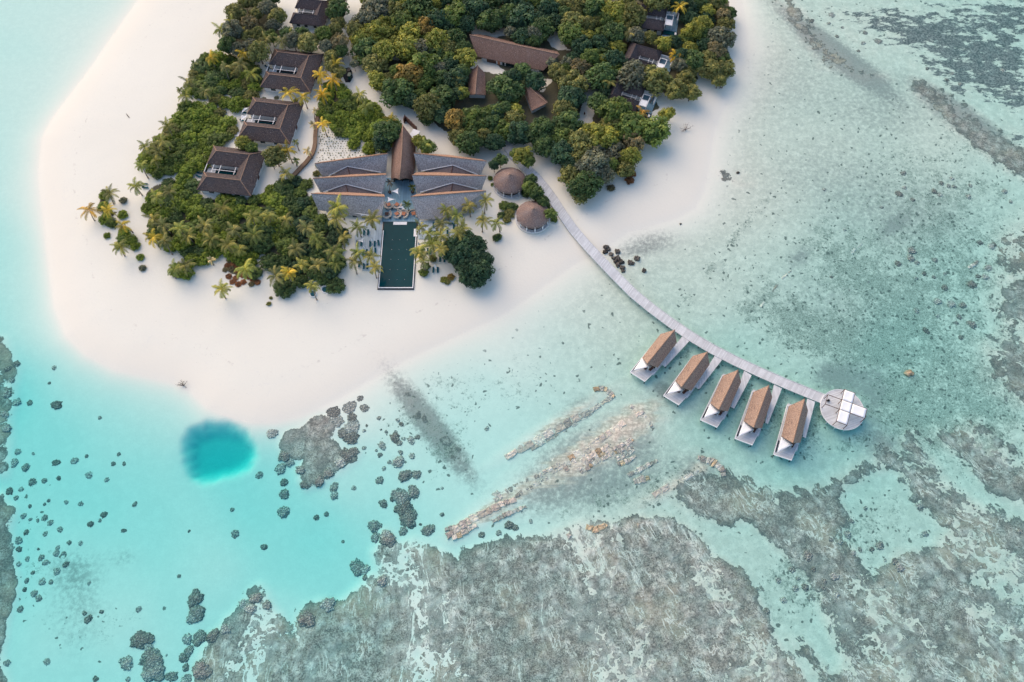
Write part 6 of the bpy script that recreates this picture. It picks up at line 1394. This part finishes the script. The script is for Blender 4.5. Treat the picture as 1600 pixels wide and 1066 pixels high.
    X = [([(128, 825), (200, 730), (260, 655), (310, 610)], 15, 1, 3.6, 's', -.3, 'long thin pale ledge in the east lagoon', Zb), ([(628, 530), (665, 492), (702, 462)], 18, 1, 2.6, 'g', -.3, 'short pale ledge amid the east weeds', Zb), ([(1290, 600), (1330, 575), (1345, 555)], 22, 1, 1.4, 'g', -.25, 'grey slabs near the right weeds', Zb), ([(908, 758), (940, 720), (975, 670)], 20, 1, 3.4, 's', -.3, 'pale ledge in the upper right lagoon', lambda x, y: (1150 + x / 3.553, y / 3.553))]
    for row in S + X:
        line, wd, rows, sl, mt, top, lab = row[:7]; F = row[7] if len(row) > 7 else Z7
        P_ = [W(*F(*p), -.2) for p in line]; wm = (W(*F(line[0][0] + wd, line[0][1]), -.2) - P_[0]).length
        cum = [0]
        for a, b in zip(P_, P_[1:]): cum.append(cum[-1] + (b - a).length)
        def at(s):
            s = max(0, min(s, cum[-1] - 1e-4)); i = max(k for k in range(len(cum) - 1) if cum[k] <= s); d = (P_[i + 1] - P_[i]).normalized(); return P_[i] + d * (s - cum[i]), Vector((-d.y, d.x, 0))
        made = []
        for r_ in range(rows):
            s = rng.uniform(0, .4) * sl
            while s < cum[-1] - .3 * sl:
                L = sl * rng.uniform(.6, 1.5); e = min(s + L, cum[-1]); u0, u1 = -wm / 2 + wm * r_ / rows, -wm / 2 + wm * (r_ + 1) / rows
                tp = .55 + .45 * math.sin(math.pi * min(1, max(0.04, (s + L / 2) / cum[-1])) ** .8)
                j = lambda k: rng.uniform(-k, k)
                g = .02; pts = []
                for f, u in ((0, u0), (.5, u0), (1, u0), (1, (u0 + u1) / 2), (1, u1), (.5, u1), (0, u1), (0, (u0 + u1) / 2)):
                    p, n = at(s + g + (e - s - 2 * g) * f); w_ = wm / rows; p = p + n * (u * tp + j(.13) * w_); d_ = Vector((n.y, -n.x, 0)); pts.append(p + d_ * j(.1) * sl + Vector((0, 0, 0)))
                c = rng.choice(mt); mat = {'g': M_SLABG, 's': M_SLAB, 'o': M_SLABO}[c]
                if c == 's' and rng.random() < .1 and top > -.2: mat = M_SLABO
                o = slab([Vector((p.x, p.y, 0)) for p in pts], -1.3, top - .12 + rng.uniform(-.12, .1), mat, rng); made.append((s, o)); s = e + .03
        n = len(made); made.sort(key=lambda k: k[0])
        words_ = ['first', 'second', 'third', 'fourth', 'fifth', 'sixth', 'seventh', 'eighth', 'ninth', 'tenth', 'eleventh', 'twelfth']
        for i, (s, o) in enumerate(made):
            if n == 1: l = lab
            elif i < 6: l = f'{words_[i]} slab from the left in the {lab}'
            elif n - 1 - i < 6: l = f'{words_[n - 1 - i]} slab from the right in the {lab}'
            else: l = f'slab well inside the {lab}'
            tag(o, l.replace('the three', 'the').replace('the single', 'the').replace(' from the left', ' from left').replace(' from the right', ' from right'), 'beach rock', lab if 'inside' in l else 'slabs of beach rock in the lagoon')
        n_all += n
    print('slabs', n_all)
make_ground(); make_water(); make_pavilion(); make_villas(); make_houses(); make_jetty(); make_spa(); make_round_deck(); make_pool(); make_furniture(); make_people()
make_trees(); make_shrubs(); make_palms(); make_small_plants()
make_corals(); make_ledges()
